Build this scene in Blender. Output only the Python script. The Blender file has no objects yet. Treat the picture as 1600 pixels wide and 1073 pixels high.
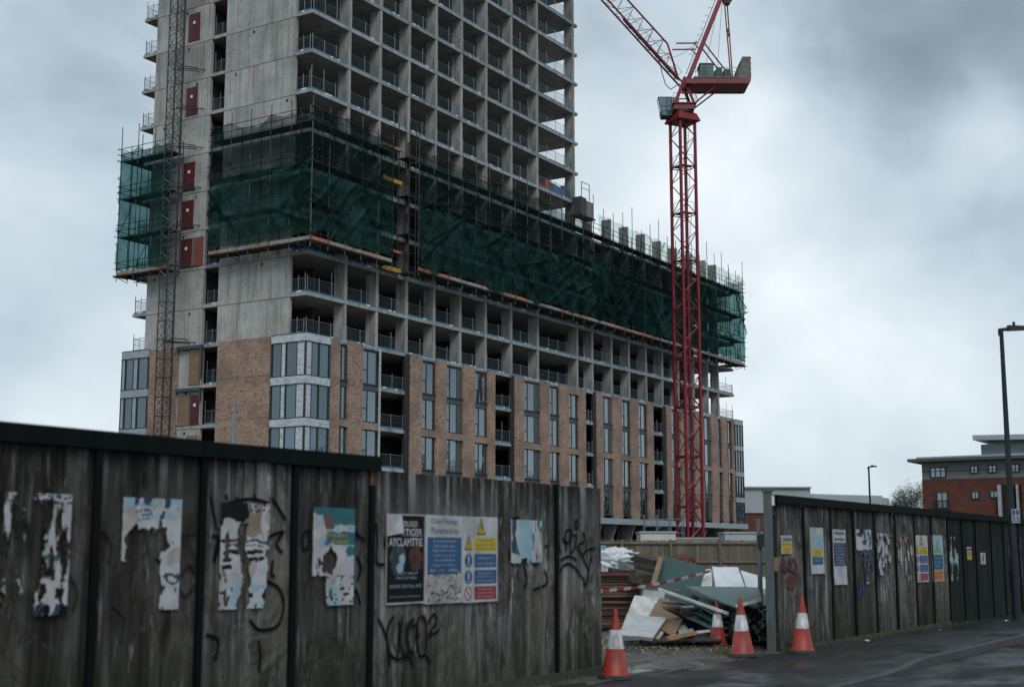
import bpy, bmesh, math, random
from mathutils import Vector, Matrix, noise
rnd = random.Random(11)
scn = bpy.context.scene
COL = scn.collection
R = math.radians

# ------------------------------------------------------------------ camera
YAW, TH, FPX, EYE = 0.5640, 0.1515, 2137.0, 1.6
CY, SY = math.cos(YAW), math.sin(YAW)
cd = bpy.data.cameras.new('camera'); cam = bpy.data.objects.new('camera', cd); COL.objects.link(cam)
cam.location = (0, 0, EYE)
cam.rotation_euler = (math.pi/2 + TH, 0, YAW - math.pi/2)
cd.sensor_width = 36.0; cd.lens = FPX/1600*36; cd.clip_start = .1; cd.clip_end = 6000
cd.dof.use_dof = True; cd.dof.focus_distance = 112; cd.dof.aperture_fstop = 1.8
scn.camera = cam
scn.view_settings.view_transform = 'Standard'; scn.view_settings.look = 'None'
scn.view_settings.exposure = 0.45; scn.view_settings.gamma = 1.0
scn.view_settings.use_curve_mapping = False
scn.render.engine = 'CYCLES'
scn.cycles.transparent_max_bounces = 24
scn.cycles.max_bounces = 6

def ray(px, py):
    u = (px-800)/FPX; v = (536.5-py)/FPX
    fw = math.cos(TH)-v*math.sin(TH); up = math.sin(TH)+v*math.cos(TH)
    return Vector((fw*CY+u*SY, fw*SY-u*CY, up))
def onY(px, py, Y):
    d = ray(px, py); t = Y/d.y; return d.x*t, EYE+d.z*t
def at(px, py, Z):                      # a point at horizontal distance Z in front of the eye
    d = ray(px, py); t = Z/(d.x*CY+d.y*SY); return Vector((d.x*t, d.y*t, EYE+d.z*t))
def ongr(px, py, z=0.):
    d = ray(px, py); t = (z-EYE)/d.z; return Vector((d.x*t, d.y*t, z))

# ------------------------------------------------------------------ sky + sun (overcast)
SUN_EL, SUN_AZ = R(45), R(222)          # azimuth of the sun measured from +X towards +Y
world = bpy.data.worlds.new('World'); scn.world = world; world.use_nodes = True
def nd(nt, t, **k):
    n = nt.nodes.new(t)
    for a, b in k.items():
        if a == 'i':
            for s, v in b.items(): n.inputs[s].default_value = v
        else: setattr(n, a, b)
    return n
def mathn(nt, op, a, b=None, c=None, clamp=False):
    n = nt.nodes.new('ShaderNodeMath'); n.operation = op; n.use_clamp = clamp
    for i, x in enumerate((a, b, c)):
        if x is None: continue
        if isinstance(x, (int, float)): n.inputs[i].default_value = x
        else: nt.links.new(x, n.inputs[i])
    return n.outputs[0]
def ramp(nt, fac, stops, interp='LINEAR'):
    n = nt.nodes.new('ShaderNodeValToRGB'); e = n.color_ramp.elements; n.color_ramp.interpolation = interp
    while len(e) < len(stops): e.new(.5)
    for q, (p, c) in zip(e, stops):
        q.position = p; q.color = (c if isinstance(c, tuple) else (c, c, c)) + (1,)
    nt.links.new(fac, n.inputs[0]); return n.outputs[0]
def mixc(nt, fac, a, b, mode='MIX'):
    n = nt.nodes.new('ShaderNodeMix'); n.data_type = 'RGBA'; n.blend_type = mode
    for i, x in ((0, fac), (6, a), (7, b)):
        if isinstance(x, (int, float)): n.inputs[i].default_value = x
        elif isinstance(x, tuple): n.inputs[i].default_value = x + (1,)
        else: nt.links.new(x, n.inputs[i])
    return n.outputs[2]
def nse(nt, vec, scale, detail=4, rough=.55, dist=0.):
    n = nt.nodes.new('ShaderNodeTexNoise')
    n.inputs['Scale'].default_value = scale; n.inputs['Detail'].default_value = detail
    n.inputs['Roughness'].default_value = rough; n.inputs['Distortion'].default_value = dist
    nt.links.new(vec, n.inputs['Vector']); return n.outputs['Fac']
def build_world():
    nt = world.node_tree; nt.nodes.clear()
    out = nt.nodes.new('ShaderNodeOutputWorld'); bg = nt.nodes.new('ShaderNodeBackground')
    bg.inputs['Strength'].default_value = .1; nt.links.new(bg.outputs[0], out.inputs[0])
    sky = nt.nodes.new('ShaderNodeTexSky'); sky.sky_type = 'NISHITA'; sky.sun_disc = False
    sky.sun_elevation = SUN_EL; sky.sun_rotation = math.pi/2 - SUN_AZ
    tc = nt.nodes.new('ShaderNodeTexCoord')
    mp = nt.nodes.new('ShaderNodeMapping'); mp.inputs['Scale'].default_value = (1, 1, 1.35)
    mp.inputs['Location'].default_value = (3.37, 1.2, .4)
    nt.links.new(tc.outputs['Generated'], mp.inputs['Vector'])
    big = nse(nt, mp.outputs[0], 2.7, 7, .5, .2)
    wisp = nse(nt, mp.outputs[0], 6.5, 6, .5, .2)
    v = mathn(nt, 'ADD', mathn(nt, 'MULTIPLY', big, .66), mathn(nt, 'MULTIPLY', wisp, .34))
    v = mathn(nt, 'MULTIPLY', mathn(nt, 'SUBTRACT', v, .5), 2.4)
    # the larger cloud banks: (direction, angular size, brighter or darker)
    banks = [(1580, 20, .17, -.50), (1400, 130, .08, -.22), (1505, 205, .045, .14), (1270, 340, .13, .28), (1545, 260, .055, .22), (90, 350, .16, .16), (60, 80, .11, -.16),
             (1480, 430, .08, -.14), (60, 540, .08, -.10), (960, 110, .13, .08), (1350, 640, .15, .08), (1100, 560, .08, .06),
             (2000, 300, .3, .1), (2300, -400, .35, -.15), (-500, 200, .3, .1), (-900, -300, .4, -.12), (600, -700, .4, .1)]
    sep = nt.nodes.new('ShaderNodeVectorMath'); sep.operation = 'NORMALIZE'
    wob = nt.nodes.new('ShaderNodeVectorMath'); wob.operation = 'MULTIPLY_ADD'
    nc = nt.nodes.new('ShaderNodeTexNoise'); nc.inputs['Scale'].default_value = 6; nc.inputs['Detail'].default_value = 6
    nt.links.new(tc.outputs['Generated'], nc.inputs['Vector'])
    nt.links.new(nc.outputs['Color'], wob.inputs[0]); wob.inputs[1].default_value = (.18, .18, .18)
    sub = nt.nodes.new('ShaderNodeVectorMath'); sub.operation = 'SUBTRACT'; sub.inputs[1].default_value = (.09, .09, .09)
    nt.links.new(tc.outputs['Generated'], sub.inputs[0]); nt.links.new(sub.outputs[0], wob.inputs[2])
    nt.links.new(wob.outputs[0], sep.inputs[0])
    for px, py, s, a in banks:
        d = ray(px, py).normalized()
        dn = nt.nodes.new('ShaderNodeVectorMath'); dn.operation = 'DISTANCE'
        nt.links.new(sep.outputs[0], dn.inputs[0]); dn.inputs[1].default_value = d
        q = mathn(nt, 'DIVIDE', dn.outputs['Value'], s)
        g = mathn(nt, 'EXPONENT', mathn(nt, 'MULTIPLY', mathn(nt, 'POWER', q, 2), -1))
        v = mathn(nt, 'MULTIPLY_ADD', g, a, v)
    v = mathn(nt, 'ADD', v, .5, clamp=True)
    c = ramp(nt, v, [(0, (1.6, 2.0, 2.35)), (.24, (2.55, 3.15, 3.65)), (.46, (3.95, 4.72, 5.3)), (.74, (5.25, 5.95, 6.4)), (1, (6.9, 7.35, 7.65))])
    sx = nt.nodes.new('ShaderNodeSeparateXYZ'); nt.links.new(tc.outputs['Generated'], sx.inputs[0])
    low = ramp(nt, sx.outputs[2], [(0, 1.0), (.04, .25), (.12, 0.)])
    c = mixc(nt, mathn(nt, 'MULTIPLY', low, .55), c, (4.6, 5.35, 5.9))
    c = mixc(nt, .06, c, sky.outputs[0])
    nt.links.new(c, bg.inputs['Color'])
build_world()
sd = bpy.data.lights.new('sun', 'SUN'); sd.energy = 1.05; sd.angle = R(25); sd.color = (1, .985, .96)
sun = bpy.data.objects.new('sun', sd); COL.objects.link(sun)
sv = Vector((math.cos(SUN_EL)*math.cos(SUN_AZ), math.cos(SUN_EL)*math.sin(SUN_AZ), math.sin(SUN_EL)))
sun.rotation_euler = (-sv).to_track_quat('-Z', 'Y').to_euler(); sun.location = (0, 0, 90)

# ------------------------------------------------------------------ helpers
ORG = {}
class MB:
    def __init__(s): s.v = []; s.f = []; s.m = []
    def hexa(s, p, m=0):
        a_, b_, c_, d_ = Vector(p[0]), Vector(p[1]), Vector(p[3]), Vector(p[4])
        if (b_-a_).cross(c_-a_).dot(d_-a_) < 0: p = [p[i] for i in (1, 0, 3, 2, 5, 4, 7, 6)]
        b = len(s.v); s.v += [tuple(q) for q in p]
        for q in ((3, 2, 1, 0), (4, 5, 6, 7), (0, 1, 5, 4), (1, 2, 6, 5), (2, 3, 7, 6), (3, 0, 4, 7)):
            s.f.append(tuple(b+i for i in q)); s.m.append(m)
        return s
    def box(s, x0, y0, z0, x1, y1, z1, m=0):
        return s.hexa([(x0, y0, z0), (x1, y0, z0), (x1, y1, z0), (x0, y1, z0), (x0, y0, z1), (x1, y0, z1), (x1, y1, z1), (x0, y1, z1)], m)
    def bar(s, p, q, w, h=None, m=0, up=(0, 0, 1)):
        p = Vector(p); q = Vector(q); d = (q-p).normalized(); u = Vector(up)
        if abs(d.dot(u)) > .98: u = Vector((1, 0, 0))
        a = d.cross(u).normalized()*(w/2); b = a.cross(d).normalized()*((h or w)/2)
        return s.hexa([p-a-b, p+a-b, q+a-b, q-a-b, p-a+b, p+a+b, q+a+b, q-a+b], m)
    def tube(s, p, q, r, n=6, m=0, r2=None, cap=True):
        p = Vector(p); q = Vector(q); d = (q-p).normalized(); u = Vector((0, 0, 1))
        if abs(d.dot(u)) > .98: u = Vector((1, 0, 0))
        a = d.cross(u).normalized(); b = a.cross(d); r2 = r if r2 is None else r2; k = len(s.v)
        for c, rr in ((p, r), (q, r2)):
            for i in range(n):
                t = 2*math.pi*i/n; s.v.append(tuple(c+(a*math.cos(t)+b*math.sin(t))*rr))
        for i in range(n):
            j = (i+1) % n; s.f.append((k+i, k+j, k+n+j, k+n+i)); s.m.append(m)
        if cap:
            s.f.append(tuple(k+n-1-i for i in range(n))); s.m.append(m)
            s.f.append(tuple(k+n+i for i in range(n))); s.m.append(m)
        return s
    def poly(s, pts, m=0):
        b = len(s.v); s.v += [tuple(p) for p in pts]; s.f.append(tuple(range(b, b+len(pts)))); s.m.append(m); return s
    def slab(s, pts, t, m=0):               # a polygon thickened along its normal
        pts = [Vector(p) for p in pts]; n = (pts[1]-pts[0]).cross(pts[2]-pts[0]).normalized()*t
        return s.prism(pts, [p+n for p in pts], m)
    def prism(s, A, B, m=0):
        n = len(A); nv = Vector()
        for i in range(n): nv += Vector(A[i]).cross(Vector(A[(i+1) % n]))
        if nv.dot(Vector(B[0])-Vector(A[0])) < 0: A = A[::-1]; B = B[::-1]
        b = len(s.v); s.v += [tuple(p) for p in A]+[tuple(p) for p in B]
        s.f.append(tuple(b+n-1-i for i in range(n))); s.m.append(m)
        s.f.append(tuple(b+n+i for i in range(n))); s.m.append(m)
        for i in range(n):
            j = (i+1) % n; s.f.append((b+i, b+j, b+n+j, b+n+i)); s.m.append(m)
        return s
    def lathe(s, prof, n=16, c=(0, 0, 0), m=0):
        b = len(s.v)
        for r, z in prof:
            for i in range(n):
                t = 2*math.pi*i/n; s.v.append((c[0]+r*math.cos(t), c[1]+r*math.sin(t), c[2]+z))
        for k in range(len(prof)-1):
            for i in range(n):
                j = (i+1) % n; s.f.append((b+k*n+i, b+k*n+j, b+k*n+n+j, b+k*n+n+i)); s.m.append(m)
        s.f.append(tuple(b+(len(prof)-1)*n+i for i in range(n))); s.m.append(m)
        return s
    def mesh(s, name, mats, smooth=False, off=(0, 0, 0)):
        me = bpy.data.meshes.new(name); ox, oy, oz = off
        me.from_pydata([(x-ox, y-oy, z-oz) for x, y, z in s.v], [], s.f)
        for q in (mats if isinstance(mats, (list, tuple)) else [mats]): me.materials.append(q)
        me.polygons.foreach_set('material_index', s.m)
        if smooth: me.polygons.foreach_set('use_smooth', [True]*len(s.f))
        me.validate(); me.update(); return me
    def build(s, name, mats, parent=None, smooth=False, label=None, cat=None, group=None, kind=None):
        xs, ys, zs = zip(*s.v)
        loc = Vector(((min(xs)+max(xs))/2, (min(ys)+max(ys))/2, min(zs)))
        o = bpy.data.objects.new(name, s.mesh(name, mats, smooth, loc)); COL.objects.link(o)
        place(o, loc, parent); tag(o, label, cat, group, kind); return o
def place(o, loc, parent=None):
    loc = Vector(loc)
    if parent is not None: o.parent = parent; o.location = loc-ORG[parent.name]
    else: o.location = loc
    ORG[o.name] = loc
def tag(o, label=None, cat=None, group=None, kind=None):
    if label: o['label'] = label
    if cat: o['category'] = cat
    if group: o['group'] = group
    if kind: o['kind'] = kind
    return o
def thing(name, label, cat, loc, group=None):
    o = bpy.data.objects.new(name, None); o.empty_display_size = .3; COL.objects.link(o)
    place(o, loc); return tag(o, label, cat, group)
def inst(name, me, loc, parent=None, rz=0):
    o = bpy.data.objects.new(name, me); COL.objects.link(o); place(o, loc, parent); o.rotation_euler.z = rz; return o

# ------------------------------------------------------------------ materials
MATS = {}
def pbsdf(name):
    m = bpy.data.materials.new(name); m.use_nodes = True; nt = m.node_tree
    return m, nt, nt.nodes['Principled BSDF']
def coords(nt, scale=(1, 1, 1), rand=True):
    tc = nt.nodes.new('ShaderNodeTexCoord'); mp = nt.nodes.new('ShaderNodeMapping'); mp.inputs['Scale'].default_value = scale
    nt.links.new(tc.outputs['Object'], mp.inputs['Vector'])
    if rand:
        oi = nt.nodes.new('ShaderNodeObjectInfo')
        q = mathn(nt, 'MULTIPLY', oi.outputs['Random'], 37.)
        nt.links.new(q, mp.inputs['Location'])
    return mp.outputs[0]
def bump(nt, b, h, strength, dist=.02):
    n = nt.nodes.new('ShaderNodeBump'); n.inputs['Strength'].default_value = strength; n.inputs['Distance'].default_value = dist
    nt.links.new(h, n.inputs['Height']); nt.links.new(n.outputs[0], b.inputs['Normal'])
def M(name, c1, c2=None, scale=(3, 3, 3), rough=.7, metal=0., bmp=.0, lo=.35, hi=.65, det=5, rv=.0, spec=.5, dirt=None):
    if name in MATS: return MATS[name]
    m, nt, b = pbsdf(name); c2 = c2 or tuple(x*.7 for x in c1)
    f = nse(nt, coords(nt, scale), 1., det, .6)
    c = ramp(nt, f, [(lo, c1), (hi, c2)])
    if dirt:
        f2 = nse(nt, coords(nt, dirt[1]), 1., 4, .6)
        c = mixc(nt, ramp(nt, f2, [(.5, 0.), (.7, dirt[2])]), c, dirt[0])
    nt.links.new(c, b.inputs['Base Color'])
    if rv: nt.links.new(ramp(nt, f, [(lo, max(.02, rough-rv)), (hi, min(1, rough+rv))]), b.inputs['Roughness'])
    else: b.inputs['Roughness'].default_value = rough
    b.inputs['Metallic'].default_value = metal; b.inputs['Specular IOR Level'].default_value = spec
    if bmp: bump(nt, b, f, bmp)
    MATS[name] = m; return m
def concrete(name, a, b_, warm, streak=.6, dk=.55):
    m, nt, b = pbsdf(name)
    blot = nse(nt, coords(nt, (.35, .35, .5)), 1., 5, .6)
    st = nse(nt, coords(nt, (1.7, 1.7, .13)), 1., 6, .72, .5)
    fine = nse(nt, coords(nt, (9, 9, 5)), 1., 5, .7)
    c = ramp(nt, blot, [(.3, a), (.72, b_)])
    c = mixc(nt, ramp(nt, st, [(.48, 0.), (.66, streak)]), c, tuple(x*dk for x in a))
    st2 = nse(nt, coords(nt, (1.5, 1.5, .16)), 1., 3, .6)
    c = mixc(nt, ramp(nt, st2, [(.58, 0.), (.74, .5)]), c, warm)
    c = mixc(nt, .45, c, ramp(nt, fine, [(.3, .35), (.7, .75)]), 'SOFT_LIGHT')
    oi = nt.nodes.new('ShaderNodeObjectInfo'); c = mixc(nt, 1., c, ramp(nt, oi.outputs['Random'], [(0, .84), (1, 1.08)]), 'MULTIPLY')
    nt.links.new(c, b.inputs['Base Color']); b.inputs['Roughness'].default_value = .88
    bump(nt, b, fine, .25); return m
CONC = concrete('concrete', (.25, .255, .242), (.36, .362, .342), (.22, .17, .115), .8, .45)
CONCW = concrete('concrete_wall', (.26, .266, .25), (.44, .44, .412), (.25, .195, .13), .58, .40)
CONCD = concrete('concrete_interior_shaded', (.06, .063, .062), (.09, .093, .09), (.07, .06, .048))  # same concrete, its colour darkened to stand for the shade indoors
def brickm(name, cols, sc=1., mort=(.26, .23, .2), wx=.225, hz=.075):
    m, nt, b = pbsdf(name); tc = nt.nodes.new('ShaderNodeTexCoord'); sp = nt.nodes.new('ShaderNodeSeparateXYZ')
    geo = nt.nodes.new('ShaderNodeNewGeometry'); nt.links.new(geo.outputs['Position'], sp.inputs[0]); cb = nt.nodes.new('ShaderNodeCombineXYZ')
    nt.links.new(mathn(nt, 'ADD', sp.outputs[0], sp.outputs[1]), cb.inputs[0]); nt.links.new(sp.outputs[2], cb.inputs[1])
    br = nt.nodes.new('ShaderNodeTexBrick'); br.inputs['Scale'].default_value = 1.
    br.inputs['Brick Width'].default_value = wx; br.inputs['Row Height'].default_value = hz; br.inputs['Mortar Size'].default_value = .007
    br.inputs['Color1'].default_value = (0, 0, 0, 1); br.inputs['Color2'].default_value = (1, 1, 1, 1); br.inputs['Mortar'].default_value = (.5, .5, .5, 1)
    nt.links.new(cb.outputs[0], br.inputs['Vector'])
    mp = nt.nodes.new('ShaderNodeMapping'); mp.inputs['Scale'].default_value = (2.0, 5.0, 1); nt.links.new(cb.outputs[0], mp.inputs['Vector'])
    cl = nse(nt, mp.outputs[0], 1., 3, .7)
    f = mathn(nt, 'ADD', mathn(nt, 'MULTIPLY', br.outputs['Color'], .35), mathn(nt, 'MULTIPLY', cl, .75))
    c = ramp(nt, f, [(.30, cols[0]), (.42, cols[1]), (.6, cols[2]), (.85, cols[3])])
    big = nse(nt, cb.outputs[0], .5, 3, .5)
    c = mixc(nt, ramp(nt, big, [(.42, 0.), (.62, .5)]), c, cols[0])
    c = mixc(nt, br.outputs['Fac'], c, mort)
    nt.links.new(c, b.inputs['Base Color']); b.inputs['Roughness'].default_value = .9
    bump(nt, b, mathn(nt, 'SUBTRACT', 1., br.outputs['Fac']), .4, .01); return m
BRICK = brickm('buff_red_brick', [(.10, .060, .048), (.255, .16, .115), (.355, .24, .178), (.43, .31, .24)], mort=(.27, .22, .175))
REDBRICK = brickm('red_brick', [(.06, .019, .013), (.085, .026, .017), (.11, .034, .021), (.14, .05, .032)], mort=(.10, .05, .036))
def glassm(name, tint, refl, rough=.03):
    m = bpy.data.materials.new(name); m.use_nodes = True; nt = m.node_tree; nt.nodes.clear()
    out = nt.nodes.new('ShaderNodeOutputMaterial'); mx = nt.nodes.new('ShaderNodeMixShader')
    gl = nt.nodes.new('ShaderNodeBsdfGlossy'); gl.inputs['Roughness'].default_value = rough; gl.inputs['Color'].default_value = (.8, .9, .95, 1)
    df = nt.nodes.new('ShaderNodeBsdfDiffuse')
    oi = nt.nodes.new('ShaderNodeObjectInfo')
    c = ramp(nt, oi.outputs['Random'], [(0, tuple(x*.4 for x in tint)), (.6, tint), (.85, tuple(x*1.5 for x in tint)), (1, tuple(x*2.2 for x in tint))])
    nt.links.new(c, df.inputs['Color'])
    lw = nt.nodes.new('ShaderNodeLayerWeight'); lw.inputs['Blend'].default_value = .35
    f = mathn(nt, 'MULTIPLY_ADD', lw.outputs['Fresnel'], .55, refl, clamp=True)
    nt.links.new(f, mx.inputs[0]); nt.links.new(df.outputs[0], mx.inputs[1]); nt.links.new(gl.outputs[0], mx.inputs[2])
    nt.links.new(mx.outputs[0], out.inputs[0])
    tc = coords(nt, (.8, .8, .5)); n = nt.nodes.new('ShaderNodeBump'); n.inputs['Strength'].default_value = .06; n.inputs['Distance'].default_value = .1
    nt.links.new(nse(nt, tc, 1., 2), n.inputs['Height']); nt.links.new(n.outputs[0], gl.inputs['Normal'])
    return m
GLASS = glassm('window_glass', (.02, .032, .035), .26)
GLASSB = glassm('bay_glass', (.028, .062, .072), .16)
def netm(name, c1, c2, t1, t2, tint=(.72, .88, .86)):
    m = bpy.data.materials.new(name); m.use_nodes = True; nt = m.node_tree; nt.nodes.clear()
    out = nt.nodes.new('ShaderNodeOutputMaterial'); mx = nt.nodes.new('ShaderNodeMixShader'); m2 = nt.nodes.new('ShaderNodeMixShader')
    tr = nt.nodes.new('ShaderNodeBsdfTransparent'); tr.inputs['Color'].default_value = tint+(1,); df = nt.nodes.new('ShaderNodeBsdfDiffuse'); tl = nt.nodes.new('ShaderNodeBsdfTranslucent')
    co = coords(nt, (.5, .5, .5))
    f = nse(nt, co, 1., 6, .65, .8); c = ramp(nt, f, [(.38, c1), (.62, c2)])
    nt.links.new(c, df.inputs['Color']); nt.links.new(c, tl.inputs['Color']); m2.inputs[0].default_value = .35
    nt.links.new(df.outputs[0], m2.inputs[1]); nt.links.new(tl.outputs[0], m2.inputs[2])
    weave = nse(nt, coords(nt, (30, 30, 4)), 1., 2, .5)
    f3 = nse(nt, coords(nt, (.35, .35, .5)), 1., 3, .5, .4)
    op = mathn(nt, 'ADD', ramp(nt, f3, [(.35, t1), (.65, t2)]), mathn(nt, 'MULTIPLY', mathn(nt, 'SUBTRACT', weave, .5), .35), clamp=True)
    nt.links.new(op, mx.inputs[0]); nt.links.new(tr.outputs[0], mx.inputs[1]); nt.links.new(m2.outputs[0], mx.inputs[2])
    nt.links.new(mx.outputs[0], out.inputs[0]); return m
NETG = netm('green_debris_net', (.008, .030, .026), (.026, .078, .068), .46, .92)
NETD = netm('dark_debris_net', (.012, .021, .021), (.016, .037, .035), .36, .68, (.8, .87, .86))
NETT = netm('thin_teal_net', (.009, .034, .031), (.016, .062, .057), .24, .56, (.50, .68, .67))
def plym(name, cols, algae=.7, drip=.92, spec=.15):
    m, nt, b = pbsdf(name)
    g = nse(nt, coords(nt, (4.2, 4.2, .42)), 1., 7, .68, .9)
    g2 = nse(nt, coords(nt, (24, 24, .9)), 1., 4, .6, .3)
    pe = nse(nt, coords(nt, (5, 5, 2.4)), 1., 7, .7, 1.2)
    mo = nse(nt, coords(nt, (.9, .9, .7)), 1., 4, .6, .3)
    bl = nse(nt, coords(nt, (1.5, 1.5, .9)), 1., 6, .68, .8)
    c = ramp(nt, g, [(.30, cols[0]), (.44, cols[1]), (.55, cols[2]), (.70, cols[3])])
    c = mixc(nt, .35, c, ramp(nt, g2, [(.3, .25), (.7, .8)]), 'SOFT_LIGHT')
    c = mixc(nt, ramp(nt, bl, [(.46, 0.), (.58, .8)]), c, cols[4])
    c = mixc(nt, ramp(nt, pe, [(.575, 0.), (.6, .6)]), c, cols[2])
    c = mixc(nt, ramp(nt, pe, [(.36, .75), (.40, 0.)]), c, tuple(x*.8 for x in cols[0]))
    c = mixc(nt, 1., c, ramp(nt, mo, [(.3, .55), (.7, 1.35)]), 'MULTIPLY')
    pb = nse(nt, coords(nt, (1.3, 1.3, .8)), 1., 6, .7, 1.)
    c = mixc(nt, ramp(nt, pb, [(.50, 0.), (.62, .5)]), c, tuple(x*y for x, y in zip(cols[3], (.62, .58, .53))))
    sc = nse(nt, coords(nt, (11, 11, 1.6)), 1., 4, .7, .5)
    c = mixc(nt, ramp(nt, sc, [(.60, 0.), (.68, .7)]), c, tuple(x*1.25 for x in cols[3]))
    st = nse(nt, coords(nt, (3.4, 3.4, .13)), 1., 4, .65, .2)
    c = mixc(nt, ramp(nt, st, [(.54, 0.), (.68, .6)]), c, tuple(x*.35 for x in cols[0]))
    tc = nt.nodes.new('ShaderNodeTexCoord'); sp = nt.nodes.new('ShaderNodeSeparateXYZ'); nt.links.new(tc.outputs['Object'], sp.inputs[0])
    z = sp.outputs[2]
    # water stains that run down from the top edge
    dn = nse(nt, coords(nt, (8, 8, .35)), 1., 5, .72)
    bw = nse(nt, coords(nt, (2.2, 2.2, .8)), 1., 4, .6)
    c = mixc(nt, mathn(nt, 'MULTIPLY', mathn(nt, 'MULTIPLY_ADD', z, 1/.7, -1.75/.7, clamp=True), ramp(nt, bw, [(.45, 0.), (.6, .55)])), c, tuple(x*1.2 for x in cols[3]))
    top = mathn(nt, 'MULTIPLY_ADD', z, 1/.8, -1.65/.8, clamp=True)
    d = mathn(nt, 'MULTIPLY', mathn(nt, 'POWER', top, .8), ramp(nt, dn, [(.44, 0.), (.52, 1.)]))
    c = mixc(nt, mathn(nt, 'MULTIPLY', d, drip), c, (.007, .006, .0055))
    # green algae near the wet ground
    an = nse(nt, coords(nt, (6, 6, 1.2)), 1., 5, .7)
    bot = mathn(nt, 'MULTIPLY_ADD', z, -1/.9, 1.0, clamp=True)
    a = mathn(nt, 'MULTIPLY', bot, ramp(nt, an, [(.3, .15), (.6, 1.)]))
    c = mixc(nt, mathn(nt, 'MULTIPLY', a, algae), c, (.017, .024, .0075))
    nt.links.new(c, b.inputs['Base Color']); b.inputs['Roughness'].default_value = .78; b.inputs['Specular IOR Level'].default_value = spec
    bump(nt, b, g, .35, .006); return m
PLYA = plym('weathered_plywood_grey', [(.018, .0165, .0145), (.065, .062, .056), (.15, .152, .145), (.32, .33, .325), (.04, .032, .024)], .95)
PLYB = plym('weathered_plywood_brown', [(.009, .008, .007), (.03, .027, .0235), (.068, .066, .061), (.16, .163, .157), (.024, .018, .013)], .95)
PLYD = plym('painted_plywood_dark', [(.012, .016, .018), (.016, .021, .023), (.02, .026, .028), (.02, .026, .028), (.01, .012, .013)], .3, spec=.12)
DKGREEN = M('dark_green_paint', (.002, .0045, .0047), (.0045, .008, .008), (4, 4, 1), .6, bmp=.05, spec=.07)
BLACK = M('black_gap', (.006, .006, .006), (.01, .01, .01), rough=.9)  # flat black; paints the shade in tie holes, panel gaps and wall recess
FRAME = M('window_frame_dark', (.014, .019, .022), (.022, .028, .031), rough=.45)
SPAN = M('grey_spandrel', (.045, .057, .062), (.06, .073, .078), (2, 2, 2), .5)
LOUVR = M('grey_side_panel', (.055, .066, .07), (.07, .08, .084), (2, 2, 9), .5)
INSUL = M('white_insulation_board', (.55, .585, .62), (.42, .46, .5), (1.5, 1.5, 6), .5, dirt=((.06, .07, .08), (2, 2, 14), .75))
GINSUL = M('grey_cladding_band', (.33, .375, .40), (.25, .29, .31), (1.2, 1.2, 4), .5)
GALV = M('galvanised_steel', (.30, .33, .35), (.2, .225, .24), (6, 6, 2), .45, .6, rv=.1)
TUBE = M('scaffold_tube_steel', (.12, .125, .125), (.07, .065, .06), (4, 4, 2), .55, .5)
TUBED = M('scaffold_tube_dark', (.035, .037, .038), (.06, .05, .045), (4, 4, 2), .6, .4)
RAILB = M('guard_mesh_blue_grey', (.16, .20, .23), (.11, .14, .16), (4, 4, 2), .5, .3)
TOEBL = M('blue_toe_board', (.03, .14, .25), (.06, .17, .27), (3, 3, 3), .6)
WHITE = M('white_paint', (.72, .73, .73), (.58, .6, .6), (5, 5, 5), .5)
TIMB = M('scaffold_board_tan', (.36, .235, .14), (.26, .165, .095), (1, 1, 9), .75, dirt=((.1, .07, .05), (2, 2, 2), .6))
TIMBG = M('scaffold_board_grey', (.33, .31, .28), (.22, .2, .18), (1, 1, 9), .8, dirt=((.08, .07, .06), (2, 2, 2), .6))
TIMBO = M('scaffold_board_orange', (.40, .17, .09), (.30, .12, .065), (1, 1, 6), .75)
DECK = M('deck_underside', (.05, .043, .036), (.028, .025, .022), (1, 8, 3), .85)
REDP = M('crane_red_paint', (.23, .010, .022), (.155, .008, .016), (1.2, 1.2, .6), .42, dirt=((.10, .02, .015), (2, 2, .7), .5))
REDB = M('crane_red_beam', (.21, .017, .018), (.15, .012, .013), (1.2, 1.2, .6), .45, dirt=((.07, .02, .015), (2, 2, .7), .5))
CRGRN = M('crane_machinery_green', (.09, .17, .155), (.065, .125, .115), (2, 2, 2), .5)
CRGRY = M('counterweight_concrete', (.15, .155, .14), (.10, .105, .097), (1.5, 1.5, 1.5), .85)
DKSTEEL = M('dark_steel', (.018, .018, .02), (.03, .03, .032), (4, 4, 4), .6, .3)
HOIST = M('hoist_mast_steel', (.042, .047, .052), (.028, .03, .034), (4, 4, 4), .5, .4)
HOISTL = M('hoist_mast_pale', (.16, .18, .19), (.1, .115, .12), (4, 4, 4), .5, .4)
RDOOR = M('red_door_paint', (.10, .009, .010), (.065, .007, .008), (2, 2, 2), .5, dirt=((.04, .012, .011), (2, 2, 1), .6))
TANB = M('tan_board', (.23, .15, .09), (.17, .11, .066), (1.5, 1.5, 3), .75)
YEL = M('yellow_steel', (.5, .3, .03), (.4, .22, .03), (3, 3, 3), .5)
ORANGE = M('cone_orange', (.30, .029, .013), (.21, .022, .012), (9, 9, 5), .5, dirt=((.09, .03, .022), (7, 7, 5), .85))
SLEEVE = M('cone_white_sleeve', (.46, .47, .48), (.36, .37, .38), (9, 9, 5), .35, dirt=((.16, .13, .115), (9, 9, 5), .8))
RUBBER = M('black_rubber', (.022, .022, .023), (.035, .034, .034), (9, 9, 9), .8)
PBLUE = M('sign_blue', (.006, .062, .16), (.009, .075, .18), (5, 5, 5), .45)
PYEL = M('sign_yellow', (.46, .35, .035), (.4, .3, .03), (5, 5, 5), .45)
PRED = M('sign_red', (.27, .016, .03), (.22, .014, .026), (5, 5, 5), .45)
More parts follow.
